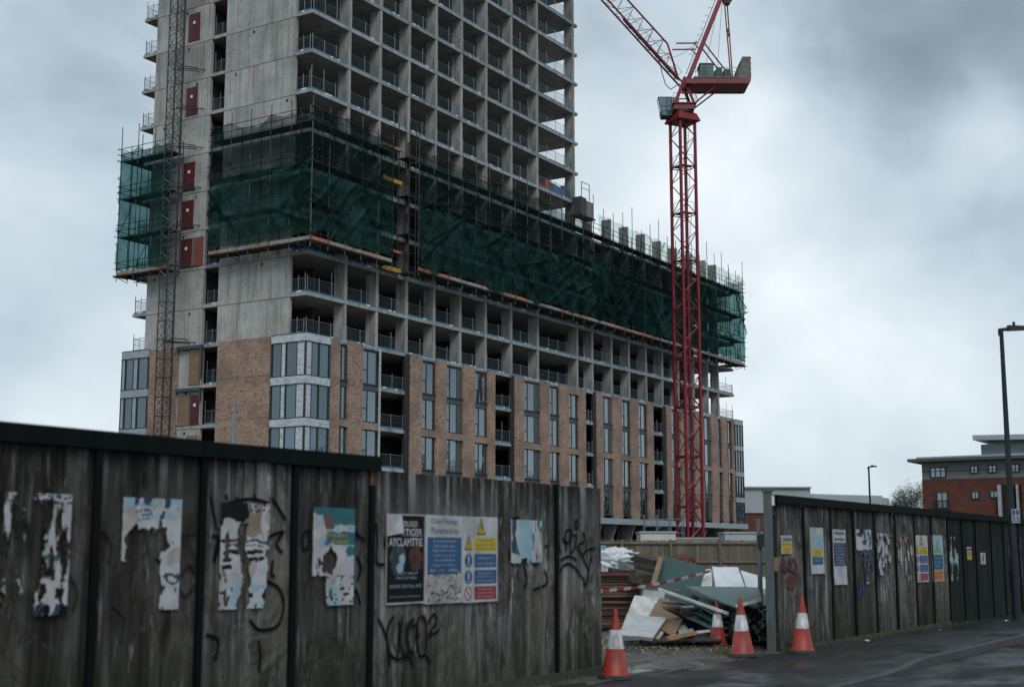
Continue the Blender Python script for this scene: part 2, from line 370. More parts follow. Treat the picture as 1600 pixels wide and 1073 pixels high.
PWHITE = M('poster_paper', (.45, .465, .49), (.34, .35, .365), (5, 5, 5), .65, dirt=((.2, .175, .155), (3.5, 3.5, 1.6), .6))
PPALE = M('poster_paper_dull', (.40, .40, .40), (.26, .25, .24), (7, 7, 3), .7)
PBLACK = M('print_black', (.004, .005, .006), (.008, .008, .010), (5, 5, 5), .6, spec=.15)
PTEAL = M('print_teal', (.015, .12, .14), (.012, .09, .11), (5, 5, 5), .55)
PNAVY = M('print_navy', (.010, .026, .058), (.016, .042, .09), (6, 6, 6), .55)
PSKY = M('print_pale_blue', (.19, .33, .42), (.28, .4, .46), (6, 6, 6), .55)
PGREEN = M('print_green', (.1, .24, .16), (.2, .32, .22), (6, 6, 6), .55)
PORNG = M('print_orange', (.42, .16, .05), (.34, .12, .05), (6, 6, 6), .55)
PBROWN = M('print_brown', (.15, .06, .035), (.09, .05, .035), (12, 12, 8), .6)
PSKIN = M('print_dim_red', (.10, .024, .017), (.02, .010, .009), (9, 9, 7), .6)
PGREY = M('print_grey_green', (.06, .08, .078), (.012, .018, .018), (9, 9, 7), .6)
SPRAY = M('black_spray_paint', (.003, .003, .004), (.007, .007, .008), (9, 9, 9), .8, spec=.1)
SPRAYR = M('red_spray_paint', (.12, .014, .016), (.085, .012, .014), (9, 9, 9), .6)
SPRAYB = M('blue_spray_paint', (.012, .03, .09), (.016, .04, .11), (9, 9, 9), .6)
WETASPH = None
def asphalt(name, a, b_, wlo, whi, r0, r1, sc=26.):
    m, nt, b = pbsdf(name)
    g = nse(nt, coords(nt, (sc, sc, sc), False), 1., 4, .75); w = nse(nt, coords(nt, (.5, .9, .5), False), 1., 5, .6, .4)
    c = ramp(nt, g, [(.35, a), (.68, b_)])
    pt = nse(nt, coords(nt, (.35, .8, .5), False), 1., 6, .65, .6); c = mixc(nt, 1., c, ramp(nt, pt, [(.35, .62), (.5, 1.), (.53, 1.3), (.7, 1.05)]), 'MULTIPLY')
    wet = ramp(nt, w, [(wlo, 0.), (whi, 1.)])
    c = mixc(nt, mathn(nt, 'MULTIPLY', wet, .55), c, tuple(x*.4 for x in a))
    nt.links.new(c, b.inputs['Base Color'])
    nt.links.new(mathn(nt, 'MULTIPLY_ADD', wet, .30, .06), b.inputs['Specular IOR Level'])
    rr = mathn(nt, 'MULTIPLY_ADD', wet, r1-r0, r0); nt.links.new(rr, b.inputs['Roughness'])
    bump(nt, b, g, .55, .012); return m
ROAD = asphalt('wet_asphalt_road', (.019, .021, .022), (.036, .038, .039), .45, .62, .75, .32)
PAVE = asphalt('wet_asphalt_pavement', (.022, .023, .023), (.042, .042, .041), .46, .60, .75, .28)
YARD = asphalt('wet_rutted_yard', (.055, .05, .044), (.115, .108, .098), .5, .58, .8, .07, 14.)
DIRT = M('site_dirt', (.075, .065, .052), (.045, .04, .033), (.6, .6, .6), .9, bmp=.3)
KERB = M('kerb_concrete', (.065, .065, .062), (.035, .035, .034), (6, 6, 6), .8, bmp=.2)
# ------------------------------------------------------------------ ground, road, pavement
def struct(o): o['kind'] = 'structure'; return o
struct(MB().poly([(-900, -900, -.25), (1800, -900, -.25), (1800, 1500, -.25), (-900, 1500, -.25)]).build('ground', DIRT))
struct(MB().poly([(-300, -7.5, -.10), (600, -7.5, -.10), (600, 6.02, -.10), (-300, 6.02, -.10)]).build('road', ROAD))
struct(MB().poly([(-300, -30, -.02), (600, -30, -.02), (600, -7.5, -.02), (-300, -7.5, -.02)]).build('far_verge', M('verge_grass', (.03, .045, .015), (.05, .06, .025), (2, 2, 2), .95)))
def drop(x): # height of the kerb edge: dropped across the site entrance
    t = min(1, max(0, (x-19.6)/1.8)); t = t*t*(3-2*t); return -.085+t*.105
def pave():
    m = MB(); xs = [-60+5*i for i in range(13)]+[5+.4*i for i in range(70)]+[33+6*i for i in range(40)]; ys = [6.16, 6.6, 7.1, 7.6, 8.1, 8.62]
    for x in xs:
        for j, y in enumerate(ys):
            t = 1-j/5; z = drop(x)*t
            if 4 < x < 40: z += .012*(noise.noise((x*.9, y*.9, 3))) 
            m.v.append((x, y, z))
    n = len(ys)
    for i in range(len(xs)-1):
        for j in range(n-1): m.f.append((i*n+j, i*n+n+j, i*n+n+j+1, i*n+j+1)); m.m.append(0)
    return struct(m.build('pavement', PAVE, smooth=True))
pave()
kb = struct(thing('kerb', None, None, (10, 6.05, 0)))
x = 4.0
while x < 62:
    z0, z1 = drop(x), drop(x+.9)
    MB().hexa([(x+.004, 6.03, -.2), (x+.896, 6.03, -.2), (x+.896, 6.155, -.2), (x+.004, 6.155, -.2),
               (x+.004, 6.035, z0+.002), (x+.896, 6.035, z1+.002), (x+.896, 6.155, z1+.004), (x+.004, 6.155, z0+.004)]).build('kerb_stone', KERB, kb)
    x += .9
struct(MB().poly([(-200, 8.6, -.05), (400, 8.6, -.05), (400, 400, -.05), (-200, 400, -.05)]).build('site_ground', DIRT))
def yard():
    m = MB(); nx, ny = 150, 110; X0, Y0, dx = 13.5, 8.4, .1
    for i in range(nx):
        for j in range(ny):
            X, Y = X0+i*dx*1.2, Y0+j*dx
            e = min(1, j/8)
            z = -.010*(1-e)+.03*noise.noise((X*.8, Y*1.3, 7))*(1-e)+e*(.05*noise.noise((X*.45, Y*.8, 1))+.025*noise.noise((X*1.7, Y*1.7, 5))+.012*noise.noise((X*6, Y*6, 9))*(1 if Y > 10 else .5)) + .004
            m.v.append((X, Y, max(z, -.028)))
    for i in range(nx-1):
        for j in range(ny-1):
            a = i*ny+j; m.f.append((a, a+ny, a+ny+1, a+1)); m.m.append(0)
    return struct(m.build('yard_ground', YARD, smooth=True))
yard()
def water():
    m, nt, b = pbsdf('puddle_water'); b.inputs['Base Color'].default_value = (.018, .018, .016, 1); b.inputs['Roughness'].default_value = .07
    struct(MB().poly([(15.5, 8.75, -.012), (24.5, 8.75, -.012), (24.5, 10.6, -.012), (15.5, 10.6, -.012)]).build('puddle', m))
water()
def gravel():
    m = MB(); g = random.Random(3)
    for i in range(2600):
        p = (g.gauss(22.2, 1.7), g.gauss(11.1, .9))
        if p[1] < 8.9 or p[0] < 16.8: continue
        r = .008+.022*g.random()**2; b = len(m.v)
        for q in ((1, 0, 0), (-.9, .2, 0), (.1, 1, .1), (-.1, -1, 0), (0, 0, .8), (0, 0, -.5)):
            m.v.append((p[0]+q[0]*r*(.7+.6*g.random()), p[1]+q[1]*r, .03+q[2]*r))
        for t in ((0, 2, 4), (2, 1, 4), (1, 3, 4), (3, 0, 4)): m.f.append(tuple(b+i for i in t)); m.m.append(0 if g.random() < .6 else 1)
    o = m.build('gravel', [M('gravel_grey', (.14, .13, .115), (.09, .085, .075), (30, 30, 30), .85), M('gravel_tan', (.28, .23, .16), (.2, .16, .11), (30, 30, 30), .85)])
    tag(o, 'loose grey and tan gravel spread before the rubbish heap', 'gravel', kind='stuff')
gravel()
def grass():
    m = MB(); g = random.Random(5)
    spots = [(20.9, 9.0, .35, 500), (22.1, 9.5, .5, 500), (21.3, 10.2, .4, 300), (16.9, 9.2, .3, 160)]+[(23+i*.9, 8.36, .28, 60) for i in range(12)]+[(12+i*.7, 8.93, .2, 50) for i in range(7)]
    for cx, cy, s, n in spots:
        for i in range(n):
            x, y = g.gauss(cx, s), g.gauss(cy, s*.35 if abs(cy-8.6) < .4 else s*.6); h = .02+.05*g.random(); a = g.random()*6.28; w = .006
            b = len(m.v); m.v += [(x-w*math.cos(a), y-w*math.sin(a), 0), (x+w*math.cos(a), y+w*math.sin(a), 0), (x+g.gauss(0, .02), y+g.gauss(0, .02), h)]
            m.f.append((b, b+1, b+2)); m.m.append(0)
    tag(m.build('grass_tufts', M('moss_grass', (.05, .07, .018), (.08, .085, .03), (8, 8, 8), .9)), 'short mossy grass sprouting along the hoarding foot and gateway', 'grass', kind='stuff')
grass()

# ------------------------------------------------------------------ the apartment tower
X0, YF, X1, XT, XW, YB = 76.35, 66.40, 158.1, 117.6, 156.2, 84.95
ZB, FH, NT = 5.06, 3.15, 20
def zk(k): return ZB+FH*k
bld = thing('apartment_tower', 'unfinished concrete apartment tower with long lower wing and brick-clad base storeys', 'building', (X0, YF, 0))
ST = .27
for k in range(0, NT+1):
    xe = X1-.1 if k < 4 else (XW if k <= 9 else XT)
    m = MB()
    yf = YF+.02 if k >= 5 else YF+.3
    if k == 4: yf = YF+.06
    m.box(X0+.02, yf, zk(k)-ST, xe, YB, zk(k))
    if k <= 9 and k >= 4: pass
    m.build('floor_slab', CONC, bld)
# end wall panels with formwork joints and black plugs that stand for shade in tie holes
def wallpanel(y0, y1, k, name='wall_panel'):
    m = MB(); z0, z1 = zk(k)-ST+.025, zk(k+1)-ST-.03
    m.box(X0-.02, y0, z0, X0+.25, y1, z1)
    g = random.Random(k*31+int(y0*7))
    n = max(2, round((y1-y0)/1.22))
    for i in range(n+1):
        for zz in (z0+.45, z0+1.6, z0+2.6):
            yy = y0+.3+(y1-y0-.6)*i/n
            if g.random() < .8: m.box(X0-.027, yy-.035, zz-.035, X0-.015, yy+.035, zz+.035, 1)
    for i in range(1, n):                       # raised fins of concrete left by the shutter joints
        yy = y0+(y1-y0)*i/n+g.uniform(-.1, .1)
        m.box(X0-.032, yy-.012, z0+.02, X0-.015, yy+.012, z1-.02, 0)
    if g.random() < .8: 
        yy = g.uniform(y0+.5, y1-.7); m.box(X0-.03, yy, z1-.42, X0-.012, yy+.2, z1-.2, 1)
    m.build(name, [CONCW, BLACK], bld)
for k in range(4, NT):
    wallpanel(68.05, 75.4, k); wallpanel(77.0, 83.35, k)
for k in range(0, 4): wallpanel(76.9, 79.4, k)
# blade columns, shared mesh per line
COLX = [80.8, 84.75, 88.7, 92.6, 96.5, 100.5, 104.8, 109.5]
COLW = [117.05, 120.15, 124.3, 128.2, 132.2, 136.2, 140.3, 144.4, 148.35, 151.4]
bm_ = MB().box(0, 0, 0, .34, 1.0, FH-ST-.004)
cme = bm_.mesh('column', CONC)
for k in range(4, NT):
    for x in COLX: inst('column', cme, (x, YF+.05, zk(k)+.002), bld)
    if k <= 9:
        for i, x in enumerate(COLW):
            if k == 9 and i == 0: continue
            inst('column', cme, (x, YF+.05, zk(k)+.002), bld)
    if k >= 9: inst('column', cme, (XT-.95, YF+.05, zk(k)+.002), bld); inst('column', cme, (XT-.95, 82.5, zk(k)+.002), bld)
# interior partitions (concrete darkened in colour for interior shade) per wing
zt = zk(NT)-ST
CWM = MB().box(0, 0, 0, .21, 2.98, FH-ST-.008).mesh('cross_wall', CONCD)
for k in range(4, NT):
    z0, z1 = zk(k)+.004, zk(k+1)-ST-.004
    xe = 151.0 if k < 9 else 109.3
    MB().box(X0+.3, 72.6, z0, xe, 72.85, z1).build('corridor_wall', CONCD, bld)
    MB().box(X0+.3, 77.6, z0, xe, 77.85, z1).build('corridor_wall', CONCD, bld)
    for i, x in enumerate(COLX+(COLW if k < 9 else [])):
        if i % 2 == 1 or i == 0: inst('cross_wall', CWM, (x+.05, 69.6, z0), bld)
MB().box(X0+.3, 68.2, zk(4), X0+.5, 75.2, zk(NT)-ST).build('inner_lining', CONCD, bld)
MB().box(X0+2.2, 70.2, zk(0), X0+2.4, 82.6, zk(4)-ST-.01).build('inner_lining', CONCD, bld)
# guard rails at the slab edges
RAILC = {}
def rail_mesh(L, seed):
    key = (round(L, 1), seed)
    if key in RAILC: return RAILC[key]
    L = key[0]; g = random.Random(seed*17+int(L*10)); m = MB(); t = MB()
    n = max(2, round(L/1.7)); 
    for i in range(n+1):
        x = .06+(L-.12)*i/n+g.uniform(-.05, .05)
        m.tube((x, 0, 0), (x+g.uniform(-.03, .03), 0, g.choice([1.15, 1.25, 1.5, 1.9 if g.random() < .25 else 1.3])), .026, 5)
    m.tube((0, 0, 1.08), (L, 0, 1.08+g.uniform(-.04, .03)), .022, 5, 0)
    m.tube((0, 0, .6), (L, 0, .6), .012, 4, 1)
    for i in range(int(L/.16)):
        m.box(.1+i*.16, -.004, .12, .107+i*.16, .004, 1.06, 1)
    for zz in (.3, .45, .75, .9): m.box(.02, -.004, zz, L-.02, .004, zz+.008, 1)
    t.box(.0, -.035, .0, L, -.012, .16)
    for i in range(2):
        if g.random() < .65:
            x = g.uniform(.3, L-.6); t.box(x, -.04, .02, x+g.choice([.25, .4]), -.036, .13, 1)
    RAILC[key] = (m.mesh('guard_rail', [GALV, RAILB]), t.mesh('toe_board', [TOEBL, WHITE])); return RAILC[key]
def rail(x0, x1, y, z, par=bld, rz=0, toe=True):
    a, b = rail_mesh(x1-x0 if rz == 0 else abs(y[1]-y[0]), rnd.randint(0, 4))
    if rz == 0: loc = (x0, y, z)
    else: loc = (x0, y[1], z)
    r = inst('guard_rail', a, loc, par, rz)
    if toe:
        t = bpy.data.objects.new('toe_board', b); COL.objects.link(t); t.parent = r; ORG[t.name] = Vector(loc)
for k in range(4, NT):
    edges = [X0+.15]+COLX+([XT-.95] if k >= 9 else [])+(COLW if k < 9 else [])
    for i in range(len(edges)-1):
        if edges[i+1]-edges[i] < 1.2: continue
        if k == 9 and i > 8: continue
        rail(edges[i]+(.36 if i else 0), edges[i+1]-.02, YF+.12, zk(k)+.004)
    rail(X0+.12, 0, (YF+.15, 68.0), zk(k)+.004, rz=-math.pi/2)
    rail(X0+.35, 0, (75.45, 76.95), zk(k)+.004, rz=-math.pi/2)
    if k >= 10: rail(XT-.15, 0, (YF+1.1, 82.4), zk(k)+.004, rz=-math.pi/2); 
    if k in (4, 5): rail(XW-.15, 0, (YF+.2, 72.0), zk(k)+.004, rz=-math.pi/2); rail(151.8, XW-.2, YF+.12, zk(k)+.004)
    rail(X0+.15, 0, (83.4, 84.85), zk(k)+.004, rz=-math.pi/2)
    rail(X0+.15, 79.5, 84.85, zk(k)+.004)
for k in (1, 2, 3): rail(X0+.35, 0, (75.3, 76.75), zk(k)+.004, rz=-math.pi/2)
# hoist-landing doors on the end wall
def landing_door(k, y0, y1, m, tall=2.35):
    d = MB().box(X0-.10, y0, zk(k)+.03, X0-.03, y1, zk(k)+tall)
    o = d.build('landing_door', m, bld)
    if m is RDOOR:
        yc = (y0+y1)/2; MB().box(X0-.112, yc-.13, zk(k)+1.45, X0-.102, yc+.13, zk(k)+1.68).build('notice', WHITE, o)
    MB().box(X0-.07, y0-.14, zk(k)+.03, X0-.022, y0-.02, zk(k)+tall+.1).box(X0-.07, y1+.02, zk(k)+.03, X0-.022, y1+.14, zk(k)+tall+.1).build('door_frame', CONCW, o)
for k in (6, 7, 8, 10, 12, 14, 16): landing_door(k, 78.35, 79.6, RDOOR)
landing_door(6, 77.1, 78.15, M('orange_ply_board', (.19, .06, .03), (.14, .045, .025), (2, 2, 2), .7))
landing_door(2, 76.98, 77.9, RDOOR); landing_door(2, 78.1, 79.3, TANB); landing_door(3, 77.0, 78.2, TANB, 2.6); landing_door(1, 77.0, 78.2, TANB)
m = MB(); m.box(X0-.35, 76.7, zk(4)-.32, X0-.05, 79.4, zk(4)-.06); m.box(X0-.3, 76.7, zk(3)+.5, X0-.08, 76.9, zk(4)-.33); m.box(X0-.35, 76.7, zk(3)-.5, X0-.06, 79.4, zk(3)-.25); m.box(X0-.3, 76.72, zk(2)+1.9, X0-.1, 76.88, zk(3)-.52)
m.build('steel_portal', SPAN, bld)
# concrete recess behind openings of the brick storeys, left end
for k in range(0, 4):
    MB().box(X0+.03, 75.2, zk(k)-ST+.01, X0+.3, 76.9, zk(k)+.01).build('opening_sill', CONCW, bld)

# -- brick cladding
YBR = YF-.12
def pier(x0, x1, z0=zk(0), z1=zk(4)+.02, dep=.42):
    MB().box(x0, YBR, z0, x1, YBR+dep, z1).build('brick_pier', BRICK, bld)
wme = {}
def window(x0, x1, z0, z1, side=False):
    w, h = x1-x0, z1-z0; y = YBR+.2
    f = MB(); t = .06
    f.box(x0, y, z0, x0+t, y+.09, z1); f.box(x1-t, y, z0, x1, y+.09, z1); f.box(x0+t, y, z0, x1-t, y+.09, z0+t); f.box(x0+t, y, z1-t, x1-t, y+.09, z1)
    xs = x1-t
    if side: xs = x1-w*.3; f.box(xs, y-.01, z0+t+.002, x1-t-.002, y+.05, z1-t-.002, 1)
    xm = x0+(xs-x0)*.42; zm = z0+h*.42
    f.box(xm-.045, y+.002, z0+t, xm+.045, y+.086, z1-t)
    f.box(x0+t, y+.004, zm-.045, xm-.045, y+.084, zm+.045)
    f.box(x0-.02, y-.12, z0-.05, x1+.02, y-.002, z0-.004)
    o = f.build('window', [FRAME, LOUVR], bld)
    for a in ((x0+t, zm+.045, xm-.045, z1-t), (x0+t, z0+t, xm-.045, zm-.045), (xm+.045, z0+t, xs-(0 if side else 0), z1-t)):
        d = rnd.uniform(-.006, .006); e = rnd.uniform(-.006, .006)
        MB().hexa([(a[0], y+.04+d, a[1]), (a[2], y+.04-d, a[1]), (a[2], y+.06-d, a[1]), (a[0], y+.06+d, a[1]),
                   (a[0], y+.04+d+e, a[3]), (a[2], y+.04-d+e, a[3]), (a[2], y+.06-d+e, a[3]), (a[0], y+.06+d+e, a[3])]).build('pane', GLASS, o)
def wincol(x0, x1, side=False, lintel=False):
    top = zk(4)-(.75 if lintel else .42)
    for k in range(4):
        z0 = zk(k)+(.30 if k % 2 == 0 else .12)
        z1 = zk(k+1)-(.36 if k in (0, 2) else .32)
        if k == 3: z1 = top
        window(x0+.02, x1-.02, z0, z1, side)
        if k in (0, 2): MB().box(x0+.02, YBR+.17, z1+.01, x1-.02, YBR+.3, zk(k+1)+.105).build('spandrel_panel', SPAN, bld)
    MB().box(x0, YBR, zk(2)-.31, x1, YBR+.4, zk(2)+.24).build('brick_band', BRICK, bld)
    if lintel: MB().box(x0, YBR, top+.01, x1, YBR+.4, zk(4)+.02).build('brick_band', BRICK, bld)
    else:
        m = MB(); m.box(x0+.03, YBR+.28, top+.02, x1-.03, YBR+.36, zk(4)-.08, 1)
        n = max(4, int((x1-x0)/.28))
        for i in range(n):
            a = x0+.06+(x1-x0-.12)*i/n; m.box(a, YBR+.14, zk(4)-.12, a+.17, YBR+.27, zk(4)+rnd.uniform(-.02, .05), 0)
        m.build('head_restraint', [INSUL, DKSTEEL], bld)
def balcony(x0, x1, xd):
    m = MB(); y1 = YF+3.2
    m.box(x0-.02, y1, zk(0), xd, y1+.2, zk(4)-ST-.01)
    m.build('balcony_back_wall', CONC, bld)
    MB().box(x1, YBR+.12, zk(0), xd, YBR+.35, zk(4)-.05).build('dark_recess_strip', DKSTEEL, bld)  # dark-coloured strip filling the recess beside the balcony opening
    MB().box(x0-.14, YBR+.06, zk(0), x0-.02, YBR+.2, zk(4)-.1).build('white_cavity_tray', INSUL, bld)
    for k in range(0, 5):
        MB().box(x0, YBR+.1, zk(k)-ST, x1, YF+.32, zk(k)-.004).build('balcony_slab', CONC, bld)
        if k < 4: rail(x0+.05, x1-.05, YF+.1, zk(k))
        if k < 4:
            MB().box(x0+.3, y1-.06, zk(k)+.02, x0+1.2, y1-.01, zk(k)+2.2).build('balcony_door', rnd.choice([FRAME, M('brown_board', (.09, .05, .03), (.06, .035, .022)), FRAME]), bld)
for a in ((78.98, 80.28), (81.35, 83.1), (89.33, 90.92), (93.0, 94.44), (97.0, 98.76), (100.9, 102.0), (105.36, 106.92), (109.9, 111.54), (113.5, 115.2), (117.2, 118.57),
          (120.85, 122.1), (124.3, 126.3), (128.3, 130.1), (132.2, 133.6), (136.9, 138.1), (140.4, 142.1), (144.2, 146.6), (148.9, 150.7), (152.0, 153.5), (155.1, 155.6)): pier(*a)
for a in ((80.28, 81.35), (83.1, 85.1), (90.92, 93.0), (94.44, 97.0, True), (98.76, 100.9), (106.92, 109.9, True), (111.54, 113.5), (115.2, 117.2, False, True), (122.1, 124.3, True), (126.3, 128.3),
          (130.1, 132.2), (138.1, 140.4), (142.1, 144.2), (146.6, 148.9, True), (150.7, 152.0), (153.5, 155.1)): wincol(*a)
for a in ((85.45, 88.64, 89.3), (102.1, 104.76, 105.34), (118.65, 120.2, 120.83), (133.7, 136.1, 136.88)): balcony(*a)
# end-wall brick
XBR = X0-.14
MB().box(XBR, 69.7, zk(0), X0+.1, 75.15, zk(4)+.02).build('brick_end_wall', BRICK, bld)
MB().box(XBR, 79.45, zk(0), X0+.1, 82.6, zk(4)-.05).build('brick_end_wall', BRICK, bld)
for k in range(1, 4): MB().box(XBR-.006, 69.7, zk(k)+.2, XBR-.001, 75.15, zk(k)+.222).build('movement_joint', DKSTEEL, bld)
# glazed corner bays
def bay_face(par_name, P, kr, segs, band):
    # P(s, d, z) maps along-wall distance, outward distance and height to the world; segs = list of (s0, s1, kind)
    for k in kr:
        b = MB(); z1 = zk(k); z0 = z1-.58; L = segs[-1][1]
        def bx(m, s0, s1, d0, d1, za, zb, mi=0):
            m.hexa([P(s0, d0, za), P(s1, d0, za), P(s1, d1, za), P(s0, d1, za), P(s0, d0, zb), P(s1, d0, zb), P(s1, d1, zb), P(s0, d1, zb)], mi)
        bx(b, 0, L, .02, .14, z0, z1); o = b.build('spandrel_band', band, bld)
        e = MB(); bx(e, 0, L, .0, .16, z0-.06, z0-.002); bx(e, 0, L, .0, .155, z1+.002, z1+.06); e.build('band_trim', FRAME, o)
        if k == 0: continue
        za, zb = zk(k-1)+.062, z0-.062
        f = MB()
        for s0, s1, kd in segs:
            if kd == 'f': bx(f, s0, s1, .01, .13, za, zb)
        w = f.build('bay_window', FRAME, bld)
        for s0, s1, kd in segs:
            if kd in 'wg':
                q = MB(); bx(q, s0, s1, .03, .11, za, zb); q.build('mullion_panel', INSUL if kd == 'w' else GINSUL, w)
            if kd == 'p':
                q = MB(); d = rnd.uniform(0, .01); bx(q, s0, s1, .03+d, .05+d, za, zb); q.build('pane', GLASSB, w)
        MB_ = MB(); bx(MB_, .1, L-.1, -.5, -.45, za, zb, 0)
bay_face('', lambda s, d, z: (X0-d, 69.62-s, z), range(0, 5), [(0, .1, 'f'), (.1, .98, 'p'), (.98, 1.06, 'f'), (1.06, 1.42, 'w'), (1.42, 1.5, 'f'), (1.5, 2.5, 'p'), (2.5, 2.58, 'f'), (2.58, 3.27, 'w'), (3.27, 3.34, 'f')], INSUL)
bay_face('', lambda s, d, z: (X0-.13+s, YF-.12-d, z), range(0, 5), [(0, .05, 'f'), (.05, .6, 'w'), (.6, .68, 'f'), (.68, 1.45, 'p'), (1.45, 1.55, 'f'), (1.55, 2.62, 'p'), (2.62, 2.76, 'f')], INSUL)
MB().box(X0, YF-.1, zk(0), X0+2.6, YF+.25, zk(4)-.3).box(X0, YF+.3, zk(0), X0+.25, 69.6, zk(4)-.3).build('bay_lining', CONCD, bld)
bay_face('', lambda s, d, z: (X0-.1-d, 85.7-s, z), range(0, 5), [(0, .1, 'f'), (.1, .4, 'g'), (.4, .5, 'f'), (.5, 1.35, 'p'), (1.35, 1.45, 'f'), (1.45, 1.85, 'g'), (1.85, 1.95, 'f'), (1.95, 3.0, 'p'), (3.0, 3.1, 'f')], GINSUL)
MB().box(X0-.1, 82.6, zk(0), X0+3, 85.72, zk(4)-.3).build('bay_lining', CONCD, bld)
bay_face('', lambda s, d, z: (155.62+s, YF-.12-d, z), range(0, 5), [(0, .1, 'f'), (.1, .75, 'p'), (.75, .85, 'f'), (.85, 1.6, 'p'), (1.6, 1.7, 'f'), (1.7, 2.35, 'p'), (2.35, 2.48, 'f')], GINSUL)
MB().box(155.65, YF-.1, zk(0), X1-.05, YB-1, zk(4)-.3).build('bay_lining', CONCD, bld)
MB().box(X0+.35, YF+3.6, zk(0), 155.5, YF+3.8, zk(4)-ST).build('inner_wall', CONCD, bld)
# podium band and recessed ground storey
for i in range(27):
    a = X0+.2+i*3.03; MB().box(a, YF-.5, zk(0)-.62, a+3.0, YF+.3, zk(0)-.03).build('podium_panel', GINSUL, bld)
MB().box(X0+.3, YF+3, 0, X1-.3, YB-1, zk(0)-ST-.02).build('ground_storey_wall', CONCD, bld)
for x in (92, 99, 108, 114.5, 121.5, 124.7, 128.8, 137, 147, 152.5, 157):
    MB().hexa([(x, YF+.2, 0), (x+.45, YF+.2, 0), (x+.45, YF+1.6, 0), (x, YF+1.6, 0), (x, YF+.2, 3.4), (x+.45, YF+.2, 3.4), (x+.45, YF+1.6, zk(0)-.68), (x, YF-.3, zk(0)-.68)]).build('raking_column', M('white_column', (.46, .47, .46), (.34, .35, .34), (2, 2, 1), .7), bld)
m = MB()
for i in range(9): m.box(118.3+i*.4, YF+.6, 1.6, 118.36+i*.4, YF+.66, 3.9)
for i in range(6): m.box(118.3, YF+.59, 1.6+i*.45, 121.6, YF+.67, 1.66+i*.45)
m.build('white_cage', WHITE, bld)
# materials stored on the tower floor edge
for n, a, mt in (('blue_crate_stack', (113.6, 66.9, 115.6, 68.1, 1.2), TOEBL), ('red_cover', (112.4, 67.2, 114.6, 68.6, 1.5), M('dull_red_sheet', (.30, .06, .05), (.2, .045, .04))), ('grey_bin', (115.75, 66.75, 116.55, 67.6, 1.5), M('blue_grey_bin', (.06, .085, .1), (.05, .07, .08)))):
    m = MB(); x0, y0, x1, y1, h = a; zb = zk(10)+.01
    m.hexa([(x0, y0, zb), (x1, y0, zb), (x1, y1, zb), (x0, y1, zb), (x0+.1, y0+.06, zb+h), (x1-.15, y0+.05, zb+h*.86), (x1-.1, y1-.1, zb+h*.9), (x0+.12, y1-.1, zb+h*1.04)])
    m.box(x0+.02, y0-.02, zb+h*.3, x1-.02, y0+.03, zb+h*.36)
    m.build(n, mt, label={'blue_crate_stack': 'blue wrapped stack at the open corner of the tower above the wing', 'red_cover': 'dull red covered heap at the open tower corner', 'grey_bin': 'blue grey bin standing beside the tower corner column'}[n], cat={'blue_crate_stack': 'crate', 'red_cover': 'heap', 'grey_bin': 'bin'}[n])
g = random.Random(4)
m = MB()
for i in range(16):
    a = Vector((110.2+g.random()*2.6, 66.75+g.random()*.9, zk(10)+.05+g.random()*.5)); d = Vector((g.uniform(.6, 1.6), g.uniform(-.2, .2), g.uniform(-.5, .5)))
    m.bar(a, a+d, .09, .05, g.choice([0, 1]))
m.build('timber_heap', [TIMB, TIMBG], label='loose heap of timber offcuts on the tower floor edge', cat='timber')
# site cabin on the scaffold top beside the tower
sc = thing('loading_cage', 'small grey boxed loading cage at the tower foot above the netted wing', 'cage', (116.5, 65.6, 34.9))
MB().box(115.6, 65.0, 34.75, 118.6, 66.2, 34.9).build('floor', DKSTEEL, sc)
MB().box(115.7, 65.1, 34.91, 116.9, 66.1, 36.7).build('side_box', M('grey_cage_sheet', (.05, .056, .056), (.035, .04, .04)), sc)
MB().box(116.95, 65.1, 34.91, 118.3, 66.1, 36.5).build('panel_box', M('pale_cage_sheet', (.2, .21, .2), (.13, .14, .135)), sc)
m = MB()
for x in (115.8, 117.4): m.tube((x, 65.05, 36.5), (x, 65.05, 38.2), .04, 5)
m.tube((115.8, 65.05, 38.2), (117.4, 65.05, 38.2), .035, 5); m.tube((115.8, 65.05, 37.6), (117.4, 65.05, 37.6), .03, 5); m.build('top_rail', TUBED, sc)

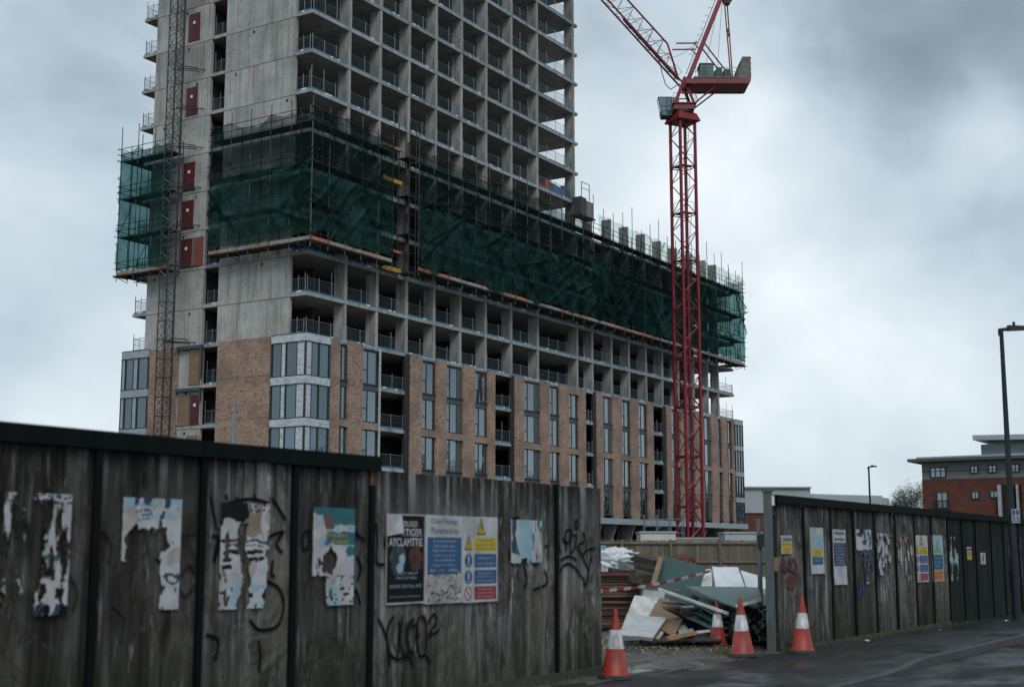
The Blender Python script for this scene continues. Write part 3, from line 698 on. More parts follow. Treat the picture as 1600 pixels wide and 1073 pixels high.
# ------------------------------------------------------------------ scaffolds
STDM = {}
def pole(h, mt=TUBE):
    k = (round(h*2)/2, mt.name)
    if k not in STDM: STDM[k] = MB().tube((0, 0, 0), (0, 0, k[0]), .036, 5).mesh('standard', mt)
    return STDM[k]
def scaffold(label, segs, z0, z1, lifts, seed, topx=1.6, group=None):
    # segs = [(A, B, inward normal)] plan lines of the outer row
    g = random.Random(seed); A = segs[0][0]
    root = thing('scaffold', label, 'scaffold', (A[0], A[1], z0), group)
    for (a, b, n) in segs:
        a = Vector(a+(0,)); b = Vector(b+(0,)); n = Vector(n+(0,)); L = (b-a).length; d = (b-a)/L; c = max(1, round(L/2.1))
        for i in range(c+1):
            p = a+d*(L*i/c)
            top = z1+g.uniform(.2, topx)
            inst('standard', pole(top-z0+.5), (p.x, p.y, z0-.5), root)
            q = p+n*1.2
            inst('standard', pole(z1-z0+.3, TUBED), (q.x, q.y, z0-.3), root)
            if i < c:
                e = a+d*(L*(i+1)/c)
                MB().bar(p+d*.02+Vector((0, 0, z0+.17)), e-d*.02+Vector((0, 0, z0+.17)), .04, .26).build('toe_board', g.choice([TIMB, TIMB, TIMBG, TIMBG, TIMBO] if seed != 9 else [TIMBG, TIMB]), root)
                if g.random() < .45:
                    l = g.choice(lifts[:-1]); MB().tube(p+Vector((0, 0, l+.1))-n*.06, e+Vector((0, 0, l+2.9))-n*.06, .03, 5).build('brace', TUBED, root)
            m = MB(); m.tube(q+Vector((0, 0, z0-.12)), p-n*.35+Vector((0, 0, z0-.12)), .035, 5); m.tube(q+Vector((0, 0, z0-.42)), p+Vector((0, 0, z0-.14)), .03, 5); m.build('bracket', TUBED, root)
        for l in lifts:
            hi = l > lifts[-1]-.1
            for dz in ((0, .5, 1.0) if l != lifts[0] else (-.04, .55, 1.05)):
                e = g.uniform(.1, .45)
                MB().tube(a-d*e+Vector((0, 0, l+dz))-n*.05, b+d*g.uniform(.1, .4)+Vector((0, 0, l+dz+g.uniform(-.03, .03)))-n*.05, .03, 5).build('ledger', TUBED if dz else TUBE, root)
            if not hi or True:
                for j in range(c):
                    p = a+d*(L*j/c); e = a+d*(L*(j+1)/c)
                    pa = [p+n*.06, e+n*.06, e+n*1.18, p+n*1.18]
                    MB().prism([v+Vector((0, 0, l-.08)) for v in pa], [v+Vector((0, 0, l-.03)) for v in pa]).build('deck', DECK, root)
    return root
LIFT = [24.3, 27.2, 30.3, 33.4]
scaffold('tube scaffold wrapping the near corner of the tower with tan toe boards', [((74.95, 75.2), (74.95, 64.95), (1, 0)), ((74.95, 64.9), (84.75, 64.9), (0, 1))], 24.3, 34.6, LIFT, 1, .7)
scaffold('small tube scaffold at the far left edge of the tower behind the hoist mast', [((74.95, 85.45), (74.95, 79.6), (1, 0)), ((75.0, 85.5), (79.4, 85.5), (0, -1))], 23.8, 34.4, [23.8, 27.0, 30.2, 33.4], 2, 2.2)
scaffold('long tube scaffold along the whole lower wing with poles above its nets', [((88.3, 64.9), (156.1, 64.9), (0, 1)), ((156.2, 64.95), (156.2, 70.5), (-1, 0))], 24.3, 35.0, LIFT, 3, 2.6)
# hanging ties, kentledge steps and hoists in the gap between the two scaffolds
m = thing('stair_tower', 'dark steel access frame with yellow beams in the gap between the netted scaffolds', 'scaffold', (86.5, 65.6, 23.6))
for x in (87.1, 88.0):
    for y in (65.0, 66.1): MB().tube((x, y, 23.6), (x, y, 36.5), .04, 5).build('standard', DKSTEEL, m)
for i, z in enumerate((24, 25.6, 27.2, 28.8, 30.4, 32, 33.6)):
    MB().tube((87.0, 65, z), (88.1, 65, z), .03, 5).tube((87.0, 66.1, z), (88.1, 66.1, z), .03, 5).build('ledger', DKSTEEL, m)
    MB().bar((87.1, 65.2, z), (88.0, 65.8, z+1.55), .22, .06).build('stair_flight', DKSTEEL, m)
    if i % 2 == 0: MB().box(86.9, 65.0, z-.1, 88.15, 66.1, z-.05).build('landing', DECK, m)
for z, mt in ((31.35, YEL), (24.0, YEL), (25.6, TIMBO), (34.2, TIMB)): MB().box(84.8, 65.9, z, 87.3, 66.3, z+.32 if mt is YEL else z+.2).build('beam', mt, m)

# ------------------------------------------------------------------ debris nets
def net(label, A, B, z0, z1, mt, seed, sag=.8, out=.22, low=.35, group=None, top=.2, fold=1.):
    A = Vector(A+(0,)); B = Vector(B+(0,)); d = B-A; L = d.length; d /= L; n = Vector((d.y, -d.x, 0))
    nx = max(20, int(L*6.5)); nz = max(16, int((z1-z0)*7)); m = MB(); H = z1-z0; g = random.Random(seed*13)
    # long creases running diagonally across the sheet: (start s, start height, slope, width, depth)
    cre = [(g.uniform(-1, L), g.uniform(.2, 1.)*H, g.choice([-1, -1, .8])*g.uniform(.25, 1.4), g.uniform(.06, .16), g.uniform(.16, .36)) for _ in range(int(L*.6)+3)]
    for i in range(nx+1):
        s = L*i/nx
        bay = (s/2.1) % 1.0
        zt = z1-top*(.5+noise.noise((s*.35, seed, 1)))-sag*(.35+.5*max(0, noise.noise((s*.17, seed*3, 8))+.3))*math.sin(bay*math.pi)**.8
        zb = z0+low*(noise.noise((s*.3, seed, 4))+.3)+low*.5*noise.noise((s*1.1, seed, 14))
        for j in range(nz+1):
            t = j/nz; z = zb+(zt-zb)*t; h = z-z0
            w = math.sin(math.pi*min(1, max(0, t)))**.4
            tie = math.sin(bay*math.pi)
            o = .0+.12*tie*(.4+.6*w)
            for cs, ch, sl, wd, dp in cre:
                d_ = (h-ch-sl*(s-cs))/math.sqrt(1+sl*sl); al = (s-cs)
                if abs(al) < 4.5 and abs(d_) < wd*3: o += fold*dp*math.exp(-(d_/wd)**2)*math.cos(al/4.5*1.57)*(1 if d_ > 0 else math.exp(-abs(d_)/wd*1.5))
            sw = noise.noise((s*.55, z*.5+.6*math.sin(bay*math.pi), seed))
            o += fold*(.24*max(0, sw)+.05*(1-2*abs(noise.noise((s*1.1+z*.5, z*1.1, seed+4))))+.025*noise.noise((s*3, z*2.6, seed+2)))
            o = max(-.02, o)*out/.22
            p = A+d*s+n*o
            m.v.append((p.x, p.y, z+.10*noise.noise((s*.7, z, seed+9))))
    for i in range(nx):
        for j in range(nz):
            a = i*(nz+1)+j; m.f.append((a, a+nz+1, a+nz+2, a+1)); m.m.append(0)
    m.build('debris_net', mt, smooth=True, label=label, cat='netting', group=group)
G = 'debris nets hung on the scaffolds'
net('bright green lower net on the near corner, facing the long street side', (74.97, 64.93), (84.75, 64.93), 24.7, 29.9, NETG, 1, low=.5, group=G)
net('dark upper net on the near corner, facing the long street side', (74.97, 64.96), (84.75, 64.96), 28.9, 34.7, NETD, 2, group=G)
net('green lower net on the near corner, facing the bare concrete end', (74.97, 75.3), (74.97, 64.93), 24.6, 30.6, NETG, 3, low=.4, group=G)
net('dark upper net on the near corner, over the bare concrete end wall', (75.0, 75.3), (75.0, 64.93), 29.6, 34.7, NETD, 4, top=.6, group=G)
net('thin teal net on the far left scaffold behind the hoist mast', (74.97, 85.5), (74.97, 79.6), 24.0, 34.5, NETT, 5, group=G)
net('thin teal net returning round the far left scaffold edge', (79.4, 85.52), (74.97, 85.52), 24.0, 34.3, NETT, 6, group=G)
net('large bright green lower net in the middle of the long scaffold', (88.3, 64.90), (119.6, 64.90), 24.5, 30.2, NETG, 7, low=.7, out=.3, sag=.8, group=G)
net('large dark upper net in the middle of the long scaffold below the tower', (88.4, 64.96), (117.4, 64.96), 29.2, 34.7, NETD, 8, group=G)
net('sagging green net hung low right beneath the loading cage', (117.2, 64.88), (121.2, 64.88), 26.4, 31.6, NETG, 9, sag=1.6, out=.4, group=G)
NETM = netm('mid_green_net', (.008, .024, .022), (.013, .045, .040), .6, .92)
NETL = netm('thin_dark_net', (.012, .05, .043), (.016, .07, .058), .10, .28, (.88, .93, .92))
net('dark patched lower net on the wing between loading cage and crane mast', (119.8, 64.92), (128.6, 64.92), 24.9, 30.1, NETM, 10, out=.32, group=G)
net('crumpled green lower net just left of the crane mast', (128.3, 64.89), (136.5, 64.89), 24.6, 29.6, NETG, 11, out=.34, group=G)
net('thin dark upper net over the unfinished wing columns left of the crane mast', (119.0, 64.97), (136.3, 64.97), 33.0, 35.6, NETL, 12, sag=.2, group=G)
net('dark middle net under the unfinished columns left of the crane mast', (119.4, 64.95), (136.4, 64.95), 28.8, 33.4, NETD, 13, group=G)
net('green lower net on the wing behind the crane mast', (136.3, 64.91), (150.4, 64.91), 24.6, 30.0, NETG, 14, out=.3, group=G)
net('dark middle net on the wing right of the crane mast', (136.2, 64.95), (150.8, 64.95), 29.4, 33.6, NETM, 15, group=G)
net('thin upper net with bare poles above it near the right wing end', (136.2, 64.98), (156.1, 64.98), 33.2, 35.4, NETL, 16, sag=.15, group=G)
net('translucent green net at the right end of the wing', (150.2, 64.92), (156.15, 64.92), 24.7, 33.4, NETT, 17, out=.3, group=G)
net('thin teal net returning round the right wing end', (156.2, 64.93), (156.2, 70.5), 24.8, 35.2, NETT, 18, out=.4, group=G)

# ------------------------------------------------------------------ hoist mast on the end wall
hm = thing('hoist_mast', 'tall dark lattice hoist mast climbing the bare concrete end wall', 'hoist mast', (74.9, 79.55, 0))
def lattice_section(h, a, leg, br, n, mat2):
    m = MB(); c = [(-a, -a), (a, -a), (a, a), (-a, a)]
    for x, y in c: m.tube((x, y, 0), (x, y, h), leg, 6, 0)
    for i in range(4):
        p, q = c[i], c[(i+1) % 4]
        for k in range(n):
            z0, z1 = h*k/n, h*(k+1)/n
            if k % 2: p_, q_ = q, p
            else: p_, q_ = p, q
            m.tube((p_[0], p_[1], z0), (q_[0], q_[1], z1), br, 4, mat2)
        m.tube((p[0], p[1], .04), (q[0], q[1], .04), br, 4, mat2)
    return m
hme = lattice_section(1.5, .40, .05, .026, 2, 1).mesh('mast_section', [HOIST, HOIST])
hme2 = lattice_section(1.5, .40, .045, .03, 3, 1).mesh('mast_section', [HOIST, HOISTL])
for i in range(42): inst('mast_section', hme2 if 12 < i < 22 else hme, (74.9, 79.55, i*1.5), hm)
MB().tube((75.35, 79.1, 0), (75.35, 79.1, 63), .05, 6).build('guide_pole', HOIST, hm)
for z in (17.9, 24.0, 27.3, 30.4, 33.7, 36.9, 40.2, 46.5, 52.8):
    m = MB(); m.tube((74.9, 79.3, z), (76.3, 77.6, z-.05), .045, 5); m.tube((74.9, 79.9, z), (76.3, 78.2, z-.08), .04, 5); m.tube((75.3, 79.3, z+.3), (76.3, 78.4, z+.25), .04, 5); m.build('wall_tie', DKSTEEL, hm)

# ------------------------------------------------------------------ tower crane
CX, CYY = 118.85, 55.3
crane = thing('tower_crane', 'red luffing tower crane standing in front of the lower wing', 'crane', (CX, CYY, 0))
UU = Vector((SY, -CY, 0)); WW = Vector((CY, SY, 0))
def cr(u, w, z):
    if z > 46.25: z -= .45
    return Vector((CX, CYY, 0))+UU*u+WW*w+Vector((0, 0, z))
ph = math.atan(.5); rzm = YAW-math.pi/2+ph
MA = .86; SECH = 4.72
def mast_parts():
    c = [(-MA, -MA), (MA, -MA), (MA, MA), (-MA, MA)]
    leg = MB().box(-.115, -.115, 0, .115, .115, SECH-.01).mesh('leg', REDP)
    frame = MB()
    for i in range(4):
        p, q = c[i], c[(i+1) % 4]
        frame.tube((*p, .05), (*q, .05), .055, 5)
    fr = frame.mesh('mast_section', REDP)
    br = []
    for i in range(4):
        p, q = Vector((*c[i], 0)), Vector((*c[(i+1) % 4], 0))
        for k in range(3):
            z0, z1 = SECH*k/3+.05, SECH*(k+1)/3+.0
            a, b = (p, q) if (k+i) % 2 else (q, p)
            br.append(MB().tube(a+Vector((0, 0, z0)), b+Vector((0, 0, z1)), .045, 5).mesh('brace', REDP))
    pl = MB(); pl.box(-MA+.1, -MA+.1, 0, MA-.1, -.1, .06); pl.box(-MA+.1, .05, 0, -.1, MA-.1, .06)
    for x, y in ((-.7, -.7), (.7, -.7), (-.7, .7)): pl.tube((x, y, 0), (x, y, 1.1), .025, 4)
    pl.tube((-.7, -.7, 1.1), (.7, -.7, 1.1), .02, 4); pl.tube((-.7, -.7, 1.1), (-.7, .7, 1.1), .02, 4)
    plat = pl.mesh('platform', DKSTEEL)
    ld = MB()
    for x in (.2, .55): ld.tube((x, .35, 0), (x, -.5, SECH), .022, 4)
    for i in range(15): ld.tube((.2, .35-.85*i/15, SECH*i/15), (.55, .35-.85*i/15, SECH*i/15), .015, 4)
    lad = ld.mesh('ladder', REDP)
    return c, leg, fr, br, plat, lad
c4, legm, frm, brs, platm, ladm = mast_parts()
ns = 9; z = 43.5-ns*SECH
for i in range(ns):
    b = (CX, CYY, z+.0)
    s_ = inst('mast_section', frm, b, crane, rzm)
    for x, y in c4:
        o = bpy.data.objects.new('leg', legm); COL.objects.link(o); o.parent = s_; o.location = (x, y, 0)
    for me in brs:
        o = bpy.data.objects.new('brace', me); COL.objects.link(o); o.parent = s_
    for me, dz in ((platm, .15), (ladm, .2)):
        o = bpy.data.objects.new(me.name.split('.')[0], me); COL.objects.link(o); o.parent = s_; o.location = (0, 0, dz)
    z += SECH
MB().box(CX-2.2, CYY-2.2, -.05, CX+2.2, CYY+2.2, max(.2, 43.5-ns*SECH)).build('base_block', CRGRY, crane)
def rot4(h): return [Vector((CX, CYY, 0))+Matrix.Rotation(rzm, 3, 'Z') @ Vector((x*h, y*h, 0)) for x, y in ((-1, -1), (1, -1), (1, 1), (-1, 1))]
def lift(ps, z): return [p+Vector((0, 0, z)) for p in ps]
MB().prism(lift(rot4(1.3), 43.45), lift(rot4(1.0), 44.25)).build('slew_skirt', REDB, crane)
MB().lathe([(1.05, 0), (1.15, .08), (1.15, .3), (1.0, .34)], 20, (CX, CYY, 44.2)).build('slew_ring', DKSTEEL, crane)
def crbox(u0, w0, z0, u1, w1, z1): return [cr(u0, w0, z0), cr(u1, w0, z0), cr(u1, w1, z0), cr(u0, w1, z0), cr(u0, w0, z1), cr(u1, w0, z1), cr(u1, w1, z1), cr(u0, w1, z1)]
MB().hexa(crbox(-.95, -1.1, 44.5, 1.1, 1.1, 45.05)).hexa(crbox(-1.05, -1.25, 45.06, 1.3, 1.25, 45.14)).build('turntable', REDB, crane)
m = MB()
for w in (-.95, .95):
    m.bar(cr(-.8, w, 45.14), cr(.25, w*.8, 48.3), .3, .3); m.bar(cr(1.05, w, 45.14), cr(.15, w*.8, 48.2), .26, .26); m.bar(cr(-.3, w, 46.2), cr(.7, w, 46.2), .1)
m.build('slew_tower', REDP, crane)
m = MB()
for i in range(6): m.tube(cr(.8, -1.0, 45.3+.3*i-(0 if 45.3+.3*i < 46.25 else -.45)), cr(1.45-.1*i, -1.05, 45.3+.3*i-(0 if 45.3+.3*i < 46.25 else -.45)), .02, 4)
m.tube(cr(.6, -1.05, 48.2), cr(1.5, -1.05, 45.2), .03, 4); m.tube(cr(-1, -1.2, 46.1), cr(1.2, -1.2, 46.1), .022, 4); m.tube(cr(-1, -1.2, 45.15), cr(-1, -1.2, 46.1), .022, 4); m.tube(cr(1.2, -1.2, 45.15), cr(1.2, -1.2, 46.1), .022, 4)
m.build('access_rail', REDP, crane)
cab = MB(); W0, W1 = -.45, 1.0
cab.prism([cr(-2.05, W0, 44.05), cr(-1.05, W0, 44.05), cr(-1.05, W1, 44.05), cr(-2.05, W1, 44.05)], [cr(-2.4, W0, 45.95), cr(-1.05, W0, 45.95), cr(-1.05, W1, 45.95), cr(-2.4, W1, 45.95)])
co = cab.build('cab', M('cab_dark_green', (.03, .06, .055), (.02, .045, .042)), crane)
for p4 in ((-2.12, 44.55, -1.65, 44.55, -1.65, 45.85, -2.33, 45.85), (-1.58, 44.6, -1.12, 44.6, -1.12, 45.85, -1.58, 45.85), (-2.0, 44.1, -1.6, 44.1, -1.6, 44.5, -2.07, 44.5)):
    MB().prism([cr(p4[i], W0-.012, p4[i+1]) for i in (0, 2, 4, 6)], [cr(p4[i], W0-.002, p4[i+1]) for i in (0, 2, 4, 6)]).build('cab_window', GLASSB, co)
MB().poly([cr(-2.16, W0+.1, 44.55), cr(-2.16, W1-.1, 44.55), cr(-2.40, W1-.1, 45.8), cr(-2.40, W0+.1, 45.8)]).build('cab_window', GLASSB, co)
m = MB(); m.tube(cr(-2.2, W0-.05, 45.0), cr(-1.05, W0-.05, 45.0), .025, 4); m.tube(cr(-2.05, W0-.05, 44.1), cr(-1.3, W0-.05, 43.95), .025, 4); m.build('cab_rail', GALV, co)
MB().hexa(crbox(-1.04, -.5, 44.3, -.35, .6, 45.9)).build('cab_back_panel', M('cab_back_grey', (.27, .28, .28), (.2, .21, .21)), crane)
# counter jib, machinery, counterweight
m = MB()
for w0, w1 in ((-1.6, -1.3), (1.3, 1.6)):
    m.prism([cr(q_, w0, z_) for q_, z_ in ((.2, 47.38), (6.35, 47.38), (6.55, 47.55), (6.6, 47.9), (.2, 47.9))], [cr(q_, w1, z_) for q_, z_ in ((.2, 47.38), (6.35, 47.38), (6.55, 47.55), (6.6, 47.9), (.2, 47.9))])
m.hexa(crbox(.3, -1.29, 47.42, 6.3, 1.29, 47.48)); m.hexa(crbox(6.32, -1.29, 47.5, 6.5, 1.29, 47.85))
[m.hexa(crbox(.8+1.1*i, -1.28, 47.39, .95+1.1*i, 1.28, 47.415)) for i in range(5)]
m.build('counter_jib', REDB, crane)
MB().hexa(crbox(1.0, -1.6, 47.97, 5.5, 1.6, 48.08)).build('machinery_deck', CRGRN, crane)
m = MB()
for i in range(10): m.tube(cr(.7+.5*i, -1.58, 48.08), cr(.7+.5*i, -1.58, 49.0), .022, 4)
for dz in (48.55, 49.0): m.tube(cr(.7, -1.58, dz), cr(5.2, -1.58, dz), .022, 4)
m.build('handrail', CRGRN, crane)
m = MB(); m.hexa(crbox(1.75, -1.0, 48.09, 3.05, .9, 49.55)); m.hexa(crbox(1.65, -1.1, 49.56, 3.15, 1.0, 49.64)); o = m.build('machinery_cabin', CRGRN, crane)
MB().hexa(crbox(1.95, -1.03, 48.3, 2.4, -1.005, 49.3)).build('vent', SPAN, o)
m = MB(); m.tube(cr(3.5, -.8, 48.65), cr(3.5, .8, 48.65), .45, 14); m.hexa(crbox(3.3, -1.0, 48.09, 3.9, -.85, 49.2)); m.hexa(crbox(4.1, -.9, 48.09, 4.7, .8, 49.1)); m.build('winch', M('winch_dark_green', (.05, .10, .095), (.03, .06, .058)), crane)
for i in range(4):
    z0 = 47.96+i*.56; u0 = 5.35+(.0 if i < 2 else .12*(i-1))
    MB().prism([cr(u0, -1.3, z0), cr(6.65, -1.3, z0), cr(6.7, -1.3, z0+.57), cr(u0+(.25 if i > 1 else 0), -1.3, z0+.57)], [cr(u0, 1.3, z0), cr(6.65, 1.3, z0), cr(6.7, 1.3, z0+.57), cr(u0+(.25 if i > 1 else 0), 1.3, z0+.57)]).build('counterweight_block', CRGRY, crane)
# A-frame
AP = (4.25, 57.2)
for w in (-.85, .85): MB().bar(cr(.5, w, 47.9), cr(AP[0], w*.45, AP[1]), .36, .42).build('a_frame_leg', REDP, crane)
m = MB()
for t in (.25, .45, .65, .85):
    u = .5+(AP[0]-.5)*t; zz = 47.9+(AP[1]-47.9)*t; w = .85*(1-t)+.38*t; m.tube(cr(u, -w, zz), cr(u, w, zz), .08, 5)
m.build('a_frame_tie', REDP, crane)
m = MB(); m.hexa(crbox(AP[0]-.1, -.5, AP[1]-.55, AP[0]+1.0, .5, AP[1]+.1)); m.tube(cr(AP[0]+.45, -.4, AP[1]-.7), cr(AP[0]+.45, .4, AP[1]-.7), .4, 12); m.build('sheave_head', DKSTEEL, crane)
m = MB()
for w in (-1.0, -.65):
    m.tube(cr(.35, w-.1, 48.6), cr(3.7, w+.2, 57), .025, 4)
for i in range(24):
    t = i/24; m.tube(cr(.3+3.4*t, -1.1+.25*t, 48.6+8.4*t), cr(.34+3.4*t, -.7+.2*t, 48.6+8.4*t), .02, 4)
for t in (.22, .3, .38, .46, .54, .62, .7, .8, .9):
    m.tube(cr(.35+3.4*t, -1.1+.25*t, 48.6+8.4*t), cr(.02+3.4*t, -1.1+.25*t, 48.75+8.4*t), .02, 4); m.tube(cr(.02+3.4*t, -1.1+.25*t, 48.75+8.4*t), cr(.02+3.4*t, -.7+.2*t, 48.75+8.4*t), .02, 4)
m.build('a_frame_ladder', DKSTEEL, crane)
for u0, u1, zz in ((-.55, 1.55, 51.8), (-.95, 1.3, 51.15)): MB().bar(cr(u0, -.7, zz), cr(u1, -.7, zz+.03), .1, .13).bar(cr(u1-.35, -.7, zz), cr(u1+.25, -.7, zz-.7), .1).build('outrigger', REDP, crane)
for w in (-.75, .75):
    MB().tube(cr(2.15, w, 51.9), cr(4.75, w, 48.3), .075, 6).build('back_stay', REDP, crane)
    MB().tube(cr(AP[0]+.1+(.4 if w > 0 else 0), w*.5, AP[1]-.5), cr(4.75+(.45 if w > 0 else 0), w, 48.3), .07, 6).tube(cr(4.55+(.35 if w > 0 else 0), w*.75, 53.0), cr(4.57+(.35 if w > 0 else 0), w*.75, 53.35), .13, 6).build('pendant_bar', REDP, crane)
    MB().tube(cr(3.3, w*1.75, 47.3), cr(1.25, w*1.5, 45.2), .085, 6).build('lower_strut', REDP, crane)
# jib
J0 = Vector((.05, 0, 47.7)); JD = Vector((-7.45, 0, 8.75)).normalized(); JN = Vector((JD.z, 0, -JD.x))
JL, JH = 32.0, 1.75
def jp(s, w, h): q = J0+JD*s+JN*h; return cr(q.x, w, q.z)
def hgt(s): return JH*min(1, max(0, (s-.6)/3.6))
for w in (-.8, .8): MB().tube(jp(0, w*.9, 0), jp(JL, w, 0), .1, 6).build('jib_chord', REDP, crane)
MB().tube(jp(.6, 0, .1), jp(4.2, 0, JH), .1, 6).build('jib_chord', REDP, crane); MB().tube(jp(4.2, 0, JH), jp(JL, 0, JH), .095, 6).build('jib_chord', REDP, crane)
s = 1.0; i = 0
while s < JL-1.3:
    for w in (-.8, .8):
        MB().tube(jp(s, w, 0), jp(s+.75, 0, hgt(s+.75)), .04, 4).build('lacing_bar', REDP if s < 6 else GALV, crane)
        MB().tube(jp(s+.75, 0, hgt(s+.75)), jp(s+1.5, w, 0), .032, 4).build('lacing_bar', REDP if s < 6 else GALV, crane)
    MB().tube(jp(s, -.8, 0), jp(s+1.5, .8, 0), .035, 4).build('lacing_bar', REDP, crane)
    s += 1.5; i += 1
m = MB(); m.hexa([jp(.8, -.3, .06), jp(9, -.3, .06), jp(9, .3, .06), jp(.8, .3, .06), jp(.8, -.3, .11), jp(9, -.3, .11), jp(9, .3, .11), jp(.8, .3, .11)])
for i in range(9): m.tube(jp(1+i, -.35, .1), jp(1+i, -.35, .8), .02, 4)
m.tube(jp(1, -.35, .8), jp(9, -.35, .8), .02, 4); m.build('jib_walkway', DKSTEEL, crane)
m = MB()
for a, b in (((.6, 0, 47.95), (1.2, 0, 48.2)),): pass
m.tube(cr(AP[0], 0, AP[1]), jp(18, 0, JH+.3), .03, 4); m.tube(cr(AP[0], .3, AP[1]), jp(18, .3, JH+.3), .03, 4)
for k in range(7):                       # the slack line beneath the A-frame
    t0, t1 = k/7, (k+1)/7
    def sp(t): return cr(-2.3+4.4*t, -.2, 50.6+2.2*t-.9*math.sin(math.pi*t))
    m.tube(sp(t0), sp(t1), .018, 4)
m.tube(cr(3.5, -.2, 49), cr(AP[0], -.2, AP[1]), .02, 4); m.tube(cr(2.4, .2, 49.6), cr(AP[0]-.2, .2, AP[1]), .018, 4)
m.build('rope', DKSTEEL, crane)
m = MB(); ca = [(-.3, 47.6), (-1.2, 47.0), (-1.7, 47.5), (-2.0, 48.6), (-2.2, 49.6), (-2.35, 50.2)]
for a, b in zip(ca, ca[1:]): m.tube(cr(a[0], -.9, a[1]), cr(b[0], -.9, b[1]), .045, 5)
m.build('cable_loop', DKSTEEL, crane)

# ------------------------------------------------------------------ hoardings
HY, RY = 9.02, 8.45
def ply(x0, x1, z1, y, mt, par, seed):
    g = random.Random(seed); m = MB(); nx, nz = 10, 16
    bow = g.uniform(-.012, .014); tilt = g.uniform(-.004, .004)
    for s in (0, 1):
        for i in range(nx+1):
            for j in range(nz+1):
                u, v = i/nx, j/nz
                yy = y+s*.018-bow*math.sin(u*math.pi)*(.4+.6*v)+tilt*(u-.5)+.003*noise.noise((u*2, v*3, seed))
                m.v.append((x0+(x1-x0)*u+(.003*noise.noise((v*6, seed, 2)) if i in (0, nx) else 0), yy, z1*v+(.006*noise.noise((u*5, seed, 1)) if j == nz else 0)))
    q = (nx+1)*(nz+1)
    def id(s, i, j): return s*q+i*(nz+1)+j
    for i in range(nx):
        for j in range(nz):
            m.f.append((id(0, i, j), id(0, i+1, j), id(0, i+1, j+1), id(0, i, j+1))); m.m.append(0)
            m.f.append((id(1, i, j+1), id(1, i+1, j+1), id(1, i+1, j), id(1, i, j))); m.m.append(0)
    for i in range(nx):
        for j in (0, nz): m.f.append((id(0, i, j), id(1, i, j), id(1, i+1, j), id(0, i+1, j))); m.m.append(0)
    for j in range(nz):
        for i in (0, nx): m.f.append((id(0, i, j), id(0, i, j+1), id(1, i, j+1), id(1, i, j))); m.m.append(0)
    return m.build('plywood_panel', mt, par, smooth=False)
lh = thing('site_hoarding', 'weathered grey plywood hoarding in the left foreground with dark capped taller part', 'hoarding', (7, HY, 0))
ED = [1.7, 2.92, 4.14, 5.36, 6.57, 7.79, 9.0, 10.24, 11.46, 12.67, 13.93, 15.3, 16.46]
for i in range(12):
    tall = i < 8; mt = PLYB if i in (0, 2, 4, 5, 7) else PLYA
    ply(ED[i]+.010, ED[i+1]-.010, 2.46 if tall else 2.47-.004*(i % 3), HY, mt, lh, i)
for i, x in enumerate(ED[:9]): MB().box(x-.035, HY-.045, 0, x+.035, HY-.008, 2.45 if i < 8 else 2.30).build('cover_batten', DKGREEN, lh)
MB().box(15.265, HY-.04, .06, 15.335, HY-.008, 2.47).build('cover_batten', DKGREEN, lh)
MB().box(11.44, HY-.03, 2.3, 11.48, HY-.008, 2.46).build('rusty_plate', M('rust', (.16, .06, .03), (.1, .04, .02), (9, 9, 9), .8), lh)
g = random.Random(12); xs_ = [1.7, 4.1, 6.5, 8.95, 11.56]
for i in range(4):
    a, b = xs_[i]+.004, xs_[i+1]-.004; q = [g.uniform(-.008, .008) for _ in range(4)]
    MB().hexa([(a, HY-.075+q[0], 2.452), (b, HY-.075+q[1], 2.452), (b, HY+.08, 2.452), (a, HY+.08, 2.452), (a, HY-.07+q[0], 2.60+q[2]), (b, HY-.07+q[1], 2.60+q[3]), (b, HY+.08, 2.60+q[3]), (a, HY+.08, 2.60+q[2])]).build('capping_beam', DKGREEN, lh)
MB().box(11.5, HY-.05, 0, 16.5, HY-.006, .10).build('base_plinth', M('mossy_plinth', (.05, .05, .036), (.025, .03, .014), (5, 5, 9), .9, bmp=.3), lh)
for x in (2.5, 5, 7.5, 10, 12.6, 15.2): MB().box(x, HY+.02, 0, x+.1, HY+.12, 2.4).bar((x+.05, HY+.12, 1.9), (x+.05, HY+1.5, 0), .08).build('rear_post', TIMBG, lh)
for x in ED[9:11]: MB().box(x-.05, HY+.021, 0, x+.05, HY+.03, 2.44).build('gap_shade_strip', BLACK, lh)  # added black strip that paints the panel gap dark, as if in shade
for z in (.5, 1.9): MB().box(1.7, HY+.122, z, 16.4, HY+.165, z+.1).build('rear_rail', TIMBG, lh)
MB().box(16.461, HY-.01, 0, 16.50, HY+.1, 2.46).build('end_post', PLYA, lh)
rh = thing('site_hoarding', 'weathered plywood hoarding on the right along the pavement beyond the gateway', 'hoarding', (30, RY, 0))
RE = [21.5, 22.72, 24.08, 25.34, 26.6, 27.95, 29.3, 30.6, 31.88]
for i in range(8): ply(RE[i]+.03, RE[i+1]-.03, 2.40, RY+(.0 if i % 2 else .012), PLYB if i in (2, 3, 6) else PLYA, rh, 40+i)
DE = [31.9, 33.17, 34.43, 35.96, 37.3, 39.1, 40.4, 41.7, 43, 44.3, 45.6, 46.9, 48.2, 49.5, 50.8, 52.1]
dh = thing('site_hoarding', 'near-black painted hoarding continuing at the far right behind the street lamp', 'hoarding', (34, RY, 0))
for i in range(len(DE)-1): ply(DE[i]+.01, DE[i+1]-.01, 2.38, RY, PLYD, dh, 60+i)
for i, x in enumerate(RE): MB().box(x-.03, RY+.019, 0, x+.03, RY+.1, 2.38).build('rear_post', BLACK, rh)
for i, x in enumerate(RE[1:8]): MB().box(x-.045, RY-.022, 0, x+.045, RY-.003, 2.39).build('cover_batten', DKGREEN, rh)
